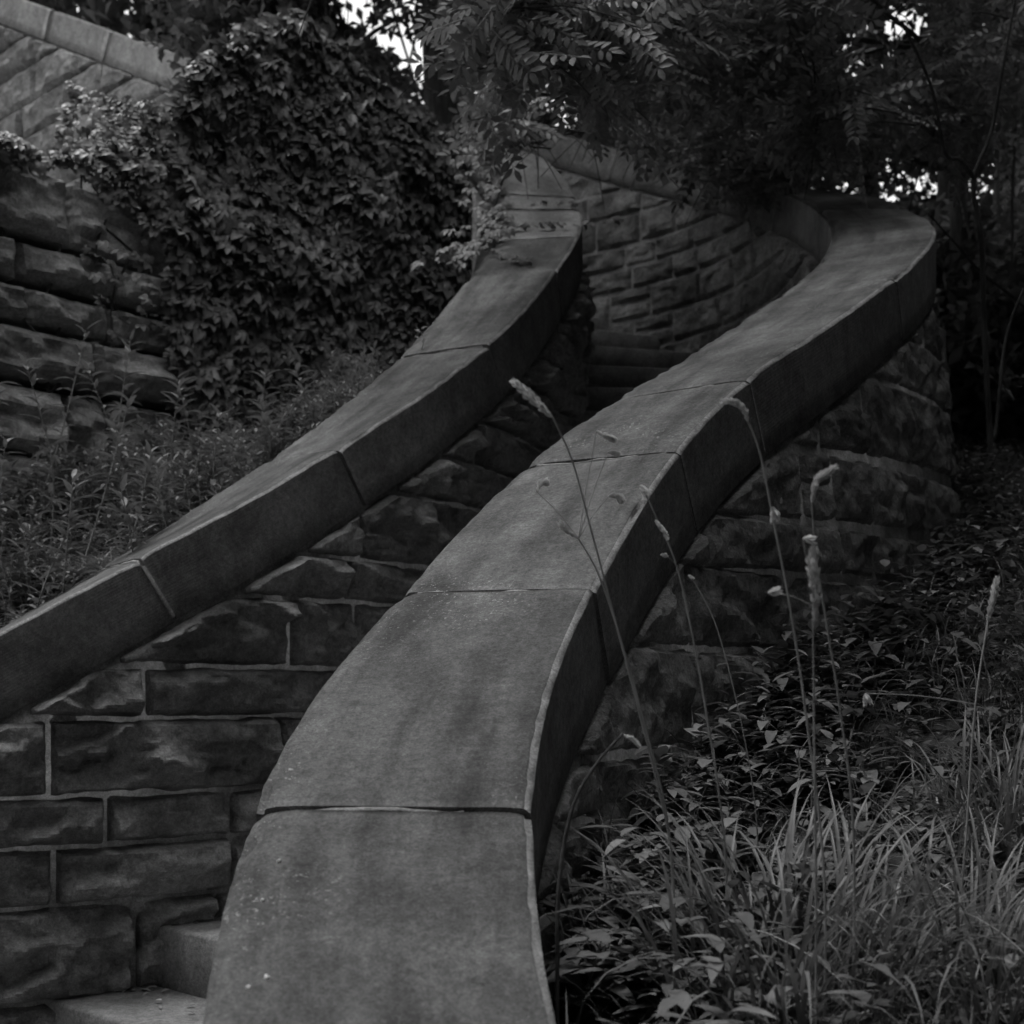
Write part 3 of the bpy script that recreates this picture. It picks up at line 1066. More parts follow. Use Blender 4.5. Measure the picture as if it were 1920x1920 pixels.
for k in range(16):
    t0 = rng.uniform(-0.9, 2.2)
    tq = t0 + np.cumsum(rng.normal(0, 0.06, 14))
    zq = base_z(tq) + (top_z(tq) - base_z(tq)) * np.linspace(0.1, 0.98, 14)
    stems.append(tube(host(tq, zq, np.full(14, 0.02) + rng.uniform(0, .02, 14)), np.linspace(0.008, 0.004, 14), 5))
link('stem', make_mesh('stem', *join(stems)), M_BARK, creeper)

# creeper that runs on to the upper coping stones of the inner parapet
run = thing('creeper_sprig', 'pale young creeper sprigs trailing over the top coping stones of the inner parapet', 'vine', (-0.05, 5.3, 1.75))
Pl, Dl, Nl, Sl = [], [], [], []
for k in range(130):
    s = rng.uniform(3.12, 4.45)
    la = -W / 2 + 0.01 - abs(rng.normal(0, 0.09)) + (rng.uniform(0, 0.08) if 3.3 < s < 3.8 else 0)
    p = INN.pos(np.array([s]), np.array([la]), np.array([0.015 + rng.uniform(0, 0.06)]))[0]
    Pl.append(p)
    Dl.append(np.array([rng.normal(-0.1, 0.6), -0.6 + rng.normal(0, 0.4), -0.6]))
    Nl.append(np.array([rng.normal(0, 0.3), -0.5, 0.9]))
    Sl.append(rng.uniform(0.03, 0.055))
for (sa, la, sb, lb, cnt) in ((3.3, -0.14, 3.12, 0.05, 20), (3.68, -0.15, 3.66, 0.2, 30), (3.93, -0.05, 3.95, 0.17, 14), (3.66, 0.2, 3.72, 0.34, 9)):
    for k in range(cnt):
        w = rng.uniform()
        p = INN.pos(np.array([sa + (sb - sa) * w]), np.array([la + (lb - la) * w + rng.normal(0, 0.008)]), np.array([0.012 + rng.uniform(0, 0.02)]))[0]
        Pl.append(p)
        Dl.append(np.array([rng.normal(0, 0.6), -0.6, -0.5 + rng.normal(0, 0.4)]))
        Nl.append(np.array([rng.normal(0, 0.4), -0.6, 0.8]))
        Sl.append(rng.uniform(0.016, 0.03))
foliage(run, [palm(k) for k in range(3)], rng.integers(0, 3, len(Pl)), frame_mats(np.array(Pl), np.array(Dl), np.array(Nl), np.array(Sl)), M_SPRIG, 'leaf', 'leaves', 300, 1.0)

# ================================================================== trees
def far_leaf(k):
    rs = np.random.default_rng(300 + k)
    pr = []
    for _ in range(3):                          # three folded lozenges, two triangles each
        a, o_ = rs.uniform(0, 6.28), rs.normal(0, .35, 2)
        L = np.array([[0, 0, 0], [-.27, .45, .08], [0, 1, -.15], [.27, .45, .08]])
        ca, sa = math.cos(a), math.sin(a)
        pr.append((np.stack([L[:, 0] * ca + L[:, 1] * sa + o_[0], -L[:, 0] * sa + L[:, 1] * ca + o_[1], L[:, 2]], 1), np.array([[0, 1, 2], [0, 2, 3]])))
    return join(pr)


FARV = [far_leaf(k) for k in range(4)]


def trunk_mesh(ctrl, r0, r1, sides=9, n=24, seed=0):
    p = spline(ctrl, n)
    V, Fq = tube(p, np.linspace(r0, r1, n), sides)
    V = V + (0.12 * r0 * fbm(V, 5, seed, 2))[:, None] * np.array([1, 1, 0.2])
    return V, Fq


def tree(name, label, base, height, lean, r0, crown_c, crown_r, nleaf, leaf_s, seed, group=None, bark=None, holes=True, lobes=16, dens_in=0.35, cat='tree'):
    """tapered trunk with limbs and a crown of leaf clumps round the limb ends"""
    rs = np.random.default_rng(seed)
    base = np.array(base, float)
    o = thing(name, label, cat, tuple(base), group)
    topp = base + np.array([lean[0], lean[1], height])
    ctrl = [base - np.array([0, 0, .3]), base * 0.7 + topp * 0.3 + rs.normal(0, .12, 3) * [1, 1, 0], base * 0.35 + topp * 0.65 + rs.normal(0, .2, 3) * [1, 1, 0], topp]
    link('trunk', make_mesh('trunk', *trunk_mesh(ctrl, r0, r0 * 0.35, seed=seed)), bark or M_BARK, o)
    cc = np.array(crown_c, float)
    cr = np.array(crown_r, float)
    lob = rand_dir(lobes) * rs.uniform(0.35, 0.85, (lobes, 1)) * cr + cc
    sp = spline(ctrl, 24)
    br = []
    for l in lob:
        st = sp[rs.integers(9, 22)]
        br.append(tube(spline([st, st * 0.5 + l * 0.5 + np.array([0, 0, 0.12 * cr[2]]) + rs.normal(0, .1, 3), l], 9), np.linspace(r0 * 0.3, r0 * 0.06, 9), 5))
    link('branches', make_mesh('branches', *join(br)), bark or M_BARK, o)
    li = rs.integers(0, lobes, nleaf)
    P = lob[li] + rs.normal(0, 1, (nleaf, 3)) * cr * dens_in
    if holes:
        P = P[gap_keep(P, 1.35)]
    m = len(P)
    Nn = rand_dir(m) * 0.8 + np.array([0, 0, 0.8])
    D = rand_dir(m) + np.array([0, 0, -0.4])
    Ms = frame_mats(P, D, Nn, rs.uniform(0.7, 1.3, m) * leaf_s)
    link('crown', merged('crown', FARV, rs.integers(0, 4, m), Ms), M_FAR, o)
    return o


gz = lambda x, y: float(ground_right(np.array(x), np.array(y)))
# (u of trunk, depth, trunk radius, height, crown half sizes)
far = [(-260, 15, .18, 9, (3.2, 2.4, 4.2), 'broad dark tree beyond the pale upper wall at the left edge'),
       (90, 19, .2, 12, (3.0, 2.4, 4.6), 'tall dark tree behind the highest part of the pale upper wall'),
       (312, 13, .10, 10, (2.0, 1.6, 3.6), 'slim tree with one pale lit trunk behind the end of the pale wall'),
       (520, 17, .22, 10, (2.6, 2.2, 3.6), 'dense tree rising over the creeper left of the bright sky gap'),
       (1010, 18, .2, 12, (3.0, 2.4, 4.6), 'dense dark tree behind the rounded top of the inner parapet'),
       (1210, 14, .16, 9, (2.3, 2.0, 3.8), 'dark leafy tree behind the bend of the outer parapet'),
       (1440, 17, .18, 11, (2.6, 2.2, 4.6), 'dark tree standing behind the highest coping of the outer parapet'),
       (1655, 12, .11, 9, (2.0, 1.8, 3.4), 'slender dark tree seen just over the top of the right coping'),
       (1850, 15, .17, 11, (2.6, 2.2, 4.4), 'dark tree in the wood right of the coping bend'),
       (2080, 12, .17, 10, (2.6, 2.2, 4.6), 'dark tree in the wood at the right edge'),
       (2400, 16, .2, 11, (3.4, 2.6, 5.0), 'dark tree deep in the wood past the right edge')]
for i, (u, Y, r0, h, cr, lab) in enumerate(far):
    x = (u - CU) / F * Y
    zb = gz(x, Y)
    cc = (x + rng.normal(0, .3), Y, zb + h * 0.58)
    tree('forest_tree', lab, (x, Y, zb), h, (rng.normal(0, .4), rng.normal(0, .4)), r0, cc, cr, 5200, 0.17, 500 + i, 'trees of the wood behind the stairs', M_PALE if i == 2 else M_BARK, lobes=20)

# unseen trees added round the viewpoint to block sky and sun
ring = [(4.2, 7.7, 6.7), (-4.6, -0.4, 4.4), (-2.6, -3.6, 4.4), (0.6, -4.2, 4.4), (3.2, -2.4, 4.4), (3.7, 0.7, 4.4), (5.0, 3.4, 4.6), (-7.5, -4, 5), (6.4, 6.4, 5.2), (-7.6, 6.6, 8.2)]
RL = ['tree of the wood left of the stairs, outside the frame', 'tree of the wood behind the viewpoint, outside the frame', 'tree of the wood right of the slope, outside the frame']
for i, (x, y, cz) in enumerate(ring):
    zb = gz(x, y) if x > 0 else -2.0
    w = 0 if x < -4 and i else 1 if y < -1 else 2
    cc, cr = (x, y, cz - 0.6), (1.75, 1.75, 4.2 if i < 9 else 2.6)
    if i == 0:
        cc, cr = (0.6, 7.3, 6.4), (1.9, 1.05, 0.9)  # added overhead crown, shaped to keep the concave back wall in shade
    tree('forest_tree', RL[w], (x, y, zb), 9.0, (0, 0) if i else (-1.2, -0.2), 0.16, cc, cr, 4200, 0.4, 560 + i, 'surrounding wood %d' % w, None, False, lobes=28, dens_in=0.28)

# big trunk at top centre, its crown above the frame
bx = (866 - CU) / F * 9.6
big = tree('shade_tree', 'thick dark trunk at the top edge right of the bright sky gap', (bx + 0.1, 9.6, gz(bx, 9.6)), 9.5, (-0.35, -0.6), 0.17,
           (bx - 0.2, 10.2, 8.3), (4.2, 3.4, 1.7), 6500, 0.14, 771, None, lobes=26, dens_in=0.26)

# bare twigs and a few leaves of it hang across the gap
for c in ([(830, -40, 9.2), (760, 10, 9.0), (700, 35, 8.8), (660, 60, 8.7)], [(838, -20, 9.2), (780, 20, 9.0), (720, 50, 8.9)], [(745, -30, 9.0), (735, 30, 9.0), (738, 65, 9.0)], [(775, -30, 9.0), (780, 40, 9.0), (765, 60, 9.0)], [(690, -40, 9.0), (705, 20, 9.0), (700, 55, 9.0)], [(812, -20, 9.0), (800, 40, 9.0), (790, 90, 9.0)]):
    q = spline([at(*p) for p in c], 24)
    tw = link('hanging_twig', make_mesh('hanging_twig', *tube(q + 0.02 * np.stack([vnoise(q, 6, 1), vnoise(q, 6, 2), vnoise(q, 6, 3)], 1), np.linspace(0.007, 0.003, 24), 5)), M_BARK, big)
    for w in rng.uniform(0.3, 1.0, 5):
        p = q[int(w * 23)]
        V, Fq = FARV[0]
        m = frame_mats(p[None], rand_dir(1), rand_dir(1), [0.09])[0]
        link('leaf', make_mesh('leaf', V @ m[:3, :3].T + m[:3, 3], Fq), M_FAR, tw)

# understorey shrubs that close the wood at the right and behind the walls
shrubs = [(1815, 7.6, .9, 'dark shrub on the slope right of the coping bend'), (1935, 6.2, .8, 'dark shrub at the right edge above the herbs'), (2050, 8.5, 1.2, 'dark shrub deep in the wood at the right edge'),
          (1700, 10.5, 1.3, 'dark shrub behind the outer parapet bend'), (1890, 10.5, 1.4, 'tall dark shrub far back in the right wood'), (1500, 11, 1.5, 'dark shrub behind the top of the outer parapet'),
          (1250, 10.5, 1.5, 'dark shrub behind the concave wall'), (1020, 10.2, 1.4, 'dark shrub behind the rounded parapet top')]
for i, (u, Y, h, lab) in enumerate(shrubs):
    x = (u - CU) / F * Y
    zb = gz(x, Y)
    hz = h * (2.4 if i in (3, 5, 6, 7) else 1.0)
    tree('shrub', lab, (x, Y, zb), hz, (0.1, 0), 0.025, (x, Y, zb + hz * 0.62), (h * .62, h * .6, hz * .5), 2600, 0.085, 620 + i, 'shrubs of the wood', None, True, lobes=14, dens_in=0.3, cat='shrub')


# foliage that rises straight behind the creeper and closes the view there
for i, (u, v, Y, r_, lab) in enumerate([(530, 55, 7.4, .5, 'leafy bush rising behind the left shoulder of the creeper'), (590, 10, 7.6, .6, 'leafy bush rising behind the crest of the creeper'), (480, 0, 9.6, .5, 'bush just beyond the lower end of the pale upper wall')]):
    c = at(u, v, Y)
    zb = 1.2
    tree('bush', lab, (c[0], Y, zb), c[2] - zb, (0, 0), 0.02, tuple(c), (r_, r_, r_), 2200, 0.075, 660 + i, 'bushes behind the creeper', None, True, lobes=14, dens_in=0.35, cat='bush')


# ---- the locust whose sprays hang across the top of the view
def locust_leaf(k):
    rs = np.random.default_rng(400 + k)
    pr = []
    npair = 6 + k % 3
    for i in range(npair):
        y = 0.18 + 0.74 * i / (npair - 1)
        for sg in (-1, 1):
            l = 0.24 * (1 - 0.25 * abs(i / (npair - 1) - 0.4)) * rs.uniform(0.9, 1.1)
            V, Fq = leaflet(l, 0.42, 0.1, 0.1, 3, 0.95, (0, 0), sg * rs.uniform(0.95, 1.25))
            V = V + np.array([sg * 0.012, y, -0.12 * y * y])
            V[:, 2] += -0.25 * np.abs(V[:, 0]) * rs.uniform(0.2, 1.4)
            pr.append((V, Fq))
    V, Fq = leaflet(0.22, 0.42, 0.1, 0.15, 3)
    pr.append((V + np.array([0, 0.95, -0.11]), Fq))
    yy = np.linspace(0, 0.97, 7)
    pr.append(tube(np.stack([0 * yy, yy, -0.12 * yy * yy], 1), np.linspace(0.008, 0.004, 7), 3))
    return join(pr)


LOCV = [locust_leaf(k) for k in range(5)]
lx, ly = (1800 - CU) / F * 7.2, 7.2
lz = gz(lx, ly)
locust = thing('locust_tree', 'locust tree with feathery leaf sprays hanging across the top right', 'tree', (lx, ly, lz))
tr = [at(1800, 760, 7.2) - [0, 0, .3], at(1797, 560, 7.2), at(1800, 330, 7.15), at(1815, 120, 7.0), at(1830, -200, 6.9), at(1840, -600, 6.8)]
tr[0][2] = lz - .3
LTR = spline(tr, 30)
V, Fq = tube(LTR, np.linspace(0.058, 0.03, 30), 9)
link('trunk', make_mesh('trunk', V + (0.006 * fbm(V, 6, 4, 2))[:, None], Fq), M_PALE, locust)
# limbs: image points with a depth each, where the photograph shows them, and others above the frame
limbs = [[at(1815, 92, 7.0), at(1700, 85, 6.6), at(1580, 75, 6.2), at(1480, 86, 5.8), at(1350, 78, 5.3), at(1270, 58, 5.0), at(1150, 30, 4.6), at(1030, 60, 4.3), at(960, 110, 4.1)],
         [at(1822, 0, 6.9), at(1700, -60, 6.2), at(1500, -50, 5.4), at(1250, -30, 4.7), at(1060, 10, 4.2), at(930, 45, 3.9)],
         [at(1812, 240, 7.05), at(1760, 150, 6.4), at(1690, 50, 5.8), at(1600, -40, 5.2), at(1480, -120, 4.6)],
         [at(1805, 300, 7.1), at(1700, 210, 6.2), at(1600, 185, 5.5), at(1520, 200, 5.0)],
         [at(1830, -100, 6.9), at(1600, -260, 5.8), at(1300, -300, 5.0), at(1000, -280, 4.4), at(700, -240, 4.0)],
         [at(1835, -300, 6.9), at(1750, -500, 5.2), at(1600, -700, 3.6), at(1300, -900, 2.6)],
         [at(1815, 60, 7.0), at(1500, 130, 6.4), at(1250, 180, 6.1), at(1080, 240, 5.9), at(980, 265, 5.7)],
         [at(1800, 330, 7.1), at(1620, 280, 6.6), at(1450, 290, 6.3), at(1340, 310, 6.2)],
         [at(1820, 30, 7.0), at(1900, -60, 6.2), at(2000, -160, 5.2), at(2100, -300, 4.4)]]
bl, tipP = [], []
for i, c in enumerate(limbs):
    p = spline(c, 40)
    p = p + 0.03 * np.stack([vnoise(p, 2.5, 60 + i), vnoise(p, 2.5, 70 + i), vnoise(p, 2.5, 80 + i)], 1)
    bl.append(tube(p, np.linspace(0.016, 0.004, 40), 6))
    tipP.append(p)
# leaf positions: hanging from twigs off the limbs
LP, LDn = [], []
twigs = []
for i, p in enumerate(tipP):
    nt_ = [95, 80, 45, 55, 80, 130, 70, 50, 40][i]
    for k in range(nt_):
        j = rng.integers(6, 40)
        b0 = p[j]
        L = rng.uniform(0.15, 0.55)
        d = rand_dir(1)[0] * [1, 1, 0.5] + [-0.2, -0.2, -0.12]
        d /= np.linalg.norm(d)
        e = b0 + d * L + [0, 0, -0.12 * L]
        q = spline([b0, (b0 + e) / 2 + [0, 0, 0.04], e], 7)
        twigs.append(tube(q, np.linspace(0.004, 0.0018, 7), 4))
        for w in (0.35, 0.55, 0.75, 0.9, 1.0):
            LP.append(q[int(w * 6)])
            dd = d * 0.6 + rand_dir(1)[0] * 0.9 + [0, -0.1, -0.2]
            LDn.append(dd)
# explicit near sprays seen in the photograph
sprays = [(905, 25, 3.7, 14), (960, 70, 3.8, 16), (1010, 30, 3.9, 14), (900, 130, 3.9, 12), (1040, 110, 4.1, 12), (1120, 40, 4.2, 12), (1200, 70, 4.5, 12), (880, 60, 4.0, 8), (985, 140, 4.0, 8),
          (1570, 215, 4.9, 9), (1610, 240, 4.9, 9), (1520, 235, 5.1, 7), (920, 245, 5.2, 12), (900, 285, 5.3, 10), (980, 255, 5.3, 12), (1290, 290, 5.6, 10), (1330, 330, 5.7, 8),
          (1400, 300, 5.8, 9), (1230, 270, 5.8, 8), (1390, 345, 6.0, 8), (1440, 330, 6.0, 8), (1450, 370, 6.1, 6), (1180, 130, 5.0, 14), (1260, 170, 5.2, 14), (1330, 100, 5.0, 16), (1380, 180, 5.4, 14), (1460, 60, 5.2, 14), (1500, 120, 5.4, 12),
          (1170, 200, 5.6, 12), (1300, 230, 5.7, 12), (1410, 240, 5.8, 12), (1780, 200, 6.2, 12), (1750, 230, 6.0, 8), (1860, 90, 5.6, 14), (1800, 30, 5.4, 14), (1900, 200, 5.8, 12), (880, 180, 4.6, 10), (870, 230, 5.0, 10), (940, 190, 4.8, 10), (1000, 195, 5.0, 10), (1060, 150, 4.8, 6), (1560, 20, 5.0, 12), (1120, 165, 5.4, 8)]
for u, v, Y, cnt in sprays:
    c = at(u, v, Y)
    for k in range(cnt):
        LP.append(c + rng.normal(0, 0.075, 3))
        dd = np.array([rng.normal(-0.45, 0.9), rng.normal(-0.25, 0.4), rng.normal(-0.2, 0.4)])
        LDn.append(dd)
    twigs.append(tube(spline([c + [0.3, 0.25, 0.12], c + [0.12, 0.1, 0.07], c], 7), np.linspace(0.005, 0.002, 7), 4))
LP, LDn = np.array(LP), np.array(LDn)
uvL = proj(LP + LDn / np.linalg.norm(LDn, axis=1, keepdims=True) * 0.1)
ok = gap_keep(LP, 1.1) & gap_keep(LP + LDn / np.linalg.norm(LDn, axis=1, keepdims=True) * 0.14, 1.35)
# nothing hangs low in front of the open masonry
low_lim = np.interp(uvL[:, 0], [0, 820, 860, 900, 950, 1000, 1070, 1100, 1150, 1250, 1320, 1480, 1500, 1560, 1650, 1720, 1760, 1920], [-50, -50, 140, 300, 275, 258, 255, 255, 258, 300, 360, 385, 330, 320, 300, 320, 420, 460])
inside_w = LP[:, 1] > 0.5
ok &= ~(inside_w & (uvL[:, 1] > low_lim))
LP, LDn = LP[ok], LDn[ok]
n = len(LP)
Nn = np.array([0, -0.55, 0.75])[None] + rng.normal(0, 0.38, (n, 3))
foliage(locust, LOCV, rng.integers(0, 5, n), frame_mats(LP, LDn, Nn, rng.uniform(0.15, 0.26, n)), M_LOCUST, 'leaf', 'crown', 300, 0.6)
for V, Fq in bl:
    link('branch', make_mesh('branch', V, Fq), M_BARK, locust)
link('twigs', make_mesh('twigs', *join(twigs)), M_BARK, locust, kind='stuff')

# ---- saplings in the wood at the right
def sapling(label, ctrls, r0, bark):
    o = thing('sapling', label, 'sapling', tuple(ctrls[0][0]), 'thin saplings in the right wood')
    for i, c in enumerate(ctrls):
        V, Fq = tube(spline(c, 26), np.linspace(r0 * (1 if i == 0 else .7), r0 * 0.35, 26), 7)
        link('stem' if i == 0 else 'branch', make_mesh('stem', V, Fq), bark, o)
    return o


def sroot(u, Y):
    x = (u - CU) / F * Y
    return np.array([x, Y, gz(x, Y) - 0.05])


sapling('thin dark forked sapling right of the coping bend', [[sroot(1880, 4.9), at(1862, 900, 4.9), at(1846, 620, 4.9), at(1840, 450, 4.85), at(1825, 340, 4.8), at(1858, 250, 4.8), at(1880, 130, 4.75), at(1910, -40, 4.7)],
                                                              [at(1827, 335, 4.8), at(1800, 300, 4.75), at(1772, 285, 4.7), at(1745, 160, 4.6), at(1690, 40, 4.5)],
                                                              [at(1846, 620, 4.9), at(1862, 830, 4.95), at(1885, 640, 5.0), at(1920, 540, 5.0)]], 0.013, M_BARK)
sapling('thin sapling leaning across the right coping bend', [[sroot(2010, 5.6), at(1985, 660, 5.5), at(1920, 575, 5.4), at(1840, 510, 5.3), at(1790, 455, 5.2), at(1745, 405, 5.1)]], 0.009, M_BARK)
sapling('pale slender trunk beside the right edge of the frame', [[sroot(1880, 8.2), at(1872, 500, 8.2), at(1868, 330, 8.2), at(1878, 190, 8.1), at(1890, -60, 8.0)]], 0.03, M_PALE)
sapling('pale trunk behind the outer parapet bend, left of the forked sapling', [[sroot(1765, 8.8), at(1770, 600, 8.8), at(1765, 430, 8.8), at(1775, 250, 8.7), at(1780, -50, 8.6)]], 0.07, M_BARK)
sapling('thin pale stem rising at the right edge over the herbs', [[sroot(1905, 6.6), at(1898, 420, 6.6), at(1905, 240, 6.5), at(1912, 60, 6.4)]], 0.01, M_PALE)

# ================================================================== weeds on the left bank
def lance(k, wd=0.21):
    rs = np.random.default_rng(800 + k)
    return leaflet(1.0, wd * rs.uniform(0.85, 1.2), 0.18, rs.uniform(0.2, 0.75), 5, 0.75)


LANCE = [lance(k) for k in range(5)]


def weed_mats(base, h, nl, sc):
    """stem points and leaf matrices of one narrow-leaved weed"""
    lean = rng.normal(0, 0.1, 2)
    tip = base + np.array([lean[0] * h * 1.5, lean[1] * h * 1.5, h])
    p = spline([base, base * 0.5 + tip * 0.5 + np.append(rng.normal(0, 0.02, 2), 0), tip], 8)
    P, D, Nn, S = [], [], [], []
    ph = rng.uniform(0, 6.28)
    for i in range(nl):
        w = 0.2 + 0.8 * (i + 1) / nl
        c = base + (tip - base) * w
        c = p[min(7, int(w * 7))] * (1 - (w * 7) % 1) + p[min(7, int(w * 7) + 1)] * ((w * 7) % 1)
        a = ph + i * 2.4
        up = 0.25 + 0.9 * w ** 3 + rng.normal(0, 0.15)
        d = np.array([math.cos(a), math.sin(a), up])
        P.append(c)
        D.append(d)
        Nn.append(np.array([-math.cos(a) * up, -math.sin(a) * up, 1.0]))
        S.append(sc * rng.uniform(0.7, 1.15) * (1.1 - 0.45 * w))
    return p, frame_mats(np.array(P), np.array(D), np.array(Nn), np.array(S))


def bank_pt(i, j):
    i0, j0 = int(i), int(j)
    fi, fj = i - i0, j - j0
    i1, j1 = min(i0 + 1, 69), min(j0 + 1, 12)
    return BANK[i0, j0] * (1 - fi) * (1 - fj) + BANK[i1, j0] * fi * (1 - fj) + BANK[i0, j1] * (1 - fi) * fj + BANK[i1, j1] * fi * fj


stem_data, leaf_data = [], None
lm = []
for V, Fq in LANCE:
    me = make_mesh('leaf', V, Fq)
    me.materials.append(M_WEED)
    lm.append(me)
tall = [(60, 600, 4.3), (215, 615, 4.35), (235, 690, 4.2), (370, 715, 4.4), (325, 730, 4.2), (505, 700, 4.6), (545, 730, 4.5), (560, 695, 4.7), (480, 760, 4.3), (620, 720, 4.6), (90, 700, 4.1), (150, 730, 3.9), (275, 790, 3.9), (400, 780, 4.1),
        (30, 820, 3.7), (190, 850, 3.65), (330, 860, 3.8), (120, 900, 3.5), (450, 820, 4.0), (260, 930, 3.6), (40, 960, 3.45), (20, 740, 4.2)]
WL = ['tall narrow leaved weed before the rough blocks of the retaining wall', 'narrow leaved weed among many on the bank behind the inner coping', 'tall narrow leaved weed at the foot of the dense creeper']
WU = {0: 'tallest narrow leaved weed before the rough blocks at the far left', 1: 'tall weed before the right ends of the rough blocks', 3: 'tall weed at the corner where rough blocks meet the creeper', 7: 'tallest weed at the foot of the creeper',
      9: 'weed at the foot of the creeper nearest the inner coping', 14: 'weed at the left edge just under the lowest rough block', 18: 'weed close behind the middle slab of the inner coping', 20: 'lowest of the tall weeds, near the left edge above the inner coping'}
for k, (u, v, Y) in enumerate(tall):
    tip = at(u, v, Y)
    # the root stands on the bank below the tip
    d = np.hypot(BANK[..., 0] - tip[0], BANK[..., 1] - tip[1])
    bi, bj = np.unravel_index(d.argmin(), d.shape)
    base = BANK[bi, bj].copy()
    base[:2] = base[:2] * 0.4 + tip[:2] * 0.6
    h = max(0.15, tip[2] - base[2])
    w = 0 if (v < 760 and u < 400) else 2 if u > 440 and v < 770 else 1
    o = thing('weed', WU.get(k, WL[w]), 'weed', tuple(base), 'tall weeds on the left bank')
    p, Ms = weed_mats(base, h, int(14 + h * 30), 0.1)
    V, Fq = tube(p, np.linspace(0.0035, 0.0012, 8), 4)
    link('stem', make_mesh('stem', V, Fq), M_STEM, o)
    for m in Ms:
        link('leaf', lm[rng.integers(0, 5)], None, o, m.tolist())
# the mass of lower weeds
allM, stm = [], []
for k in range(2000):
    i, j = rng.uniform(1, 60), 12 * rng.uniform(0.02, 0.98)
    base = bank_pt(i, j)
    u, v = proj(base)[0]
    if u > 700 or u < -600:
        continue
    near = j / 12
    pat = vnoise(base[None], 3.2, 77)[0]
    if pat < rng.uniform(-1.1, -0.1):
        continue
    h = (rng.uniform(0.05, 0.17) + 0.07 * near) * (1 + 0.55 * pat)
    if near < 0.15:
        h *= 0.55
    p, Ms = weed_mats(base, h, int(9 + h * 46), 0.064)
    allM.append(Ms)
    stm.append(tube(p, np.linspace(0.003, 0.001, 8), 3))
allM = np.concatenate(allM)
link('bank_weeds', merged('bank_weeds', LANCE, rng.integers(0, 5, len(allM)), allM), M_WEED, None, kind='stuff')
tag(bpy.data.objects['bank_weeds'], 'mass of low narrow leaved weeds covering the bank behind the inner coping', 'weeds')
link('bank_weed_stems', make_mesh('bank_weed_stems', *join(stm)), M_STEM, bpy.data.objects['bank_weeds'], kind='stuff')

# ================================================================== right slope: herbs, grass, clump, seed stalks
def gpt(u, v):
    """ground point of the right slope seen at a pixel"""
    a, b = (u - CU) / F, (HV - v) / F
    # 0.06 + 0.3(y-3.1) + 0.1(a y - 0.67) = b y
    y = (0.06 - 0.93 - 0.067) / (b - 0.3 - 0.1 * a)
    return np.array([a * y, y, gz(a * y, y)])


def side_ok(x, y, d=0.06):
    i = np.hypot(OUT.X - x, OUT.Y - y).argmin()
    lat = (x - OUT.X[i]) * math.cos(OUT.th[i]) - (y - OUT.Y[i]) * math.sin(OUT.th[i])
    return lat > W / 2 + d


HERB = [leaflet(1.0, 0.42, 0.12, r_, 4, 0.75) for r_ in (0.15, 0.35, 0.55)]
hm = []
ns_ = 0
while ns_ < 3300:
    Y = 0.9 + 7.2 * rng.uniform() ** 1.2
    x = rng.uniform(-0.02, 0.47) * Y + (rng.uniform(0, 1.8) if rng.uniform() < 0.4 else 0)
    if not side_ok(x, Y):
        continue
    ns_ += 1
    base = np.array([x, Y, gz(x, Y)])
    h = rng.uniform(0.02, 0.09) * (1.0 if Y > 2.2 else 0.8)
    nl = rng.integers(5, 10)
    a = rng.uniform(0, 6.28) + np.arange(nl) * 2.4
    hh = h * (np.arange(nl) + 1) / nl
    up = rng.uniform(0.0, 0.7, nl)
    P = base[None] + np.stack([0 * a, 0 * a, hh], 1) + rng.normal(0, 0.006, (nl, 3))
    D = np.stack([np.cos(a), np.sin(a), up], 1)
    Nn = np.stack([-np.cos(a) * up, -np.sin(a) * up, 1 + 0 * a], 1)
    hm.append(frame_mats(P, D, Nn, rng.uniform(0.022, 0.05, nl) * (1 if Y < 4 else 1.35)))
for k in range(420):                            # ranker growth against the foot of the wall
    sq = rng.uniform(0.1, 4.2)
    p = OUT.pos(np.array([sq]), np.array([W / 2 + 0.09 + abs(rng.normal(0, 0.13))]))[0]
    base = np.array([p[0], p[1], gz(p[0], p[1])])
    h = rng.uniform(0.06, 0.2)
    nl = rng.integers(8, 15)
    a = rng.uniform(0, 6.28) + np.arange(nl) * 2.4
    up = rng.uniform(0.0, 0.8, nl)
    P = base[None] + np.stack([0 * a, 0 * a, h * (np.arange(nl) + 1) / nl], 1) + rng.normal(0, 0.006, (nl, 3))
    hm.append(frame_mats(P, np.stack([np.cos(a), np.sin(a), up], 1), np.stack([-np.cos(a) * up, -np.sin(a) * up, 1 + 0 * a], 1), rng.uniform(0.03, 0.06, nl)))
hm = np.concatenate(hm)
herbs = link('ground_herbs', merged('ground_herbs', HERB, rng.integers(0, 3, len(hm)), hm), M_HERB, None, kind='stuff')
tag(herbs, 'low dark herbs covering the slope right of the outer parapet', 'herbs')


def blade(k, wd=0.0155):
    """a long arching grass blade, unit length, leaves along +Y and rises +Z"""
    rs = np.random.default_rng(900 + k)
    n = 9
    s = np.linspace(0, 1, n)
    bend = rs.uniform(1.2, 2.8)
    a = math.radians(84) - bend * s ** 1.4
    y = np.concatenate([[0], np.cumsum(np.cos(a[:-1]) / (n - 1))])
    z = np.concatenate([[0], np.cumsum(np.sin(a[:-1]) / (n - 1))])
    w = wd * (0.55 + 0.45 * np.sin(np.pi * s ** 0.7)) * np.clip((1 - s) * 3.2, 0.02, 1)
    V = np.stack([np.stack([-w / 2, y, z + 0.15 * w], 1), np.stack([0 * w, y, z - 0.1 * w], 1), np.stack([w / 2, y, z + 0.15 * w], 1)], 1).reshape(-1, 3)
    Fq = []
    for i in range(n - 1):
        b = i * 3
        Fq += [(b, b + 1, b + 4, b + 3), (b + 1, b + 2, b + 5, b + 4)]
    return V, np.array(Fq)


BLADE = [blade(k) for k in range(8)]
BT = [blade(k, 0.016) for k in range(8)]


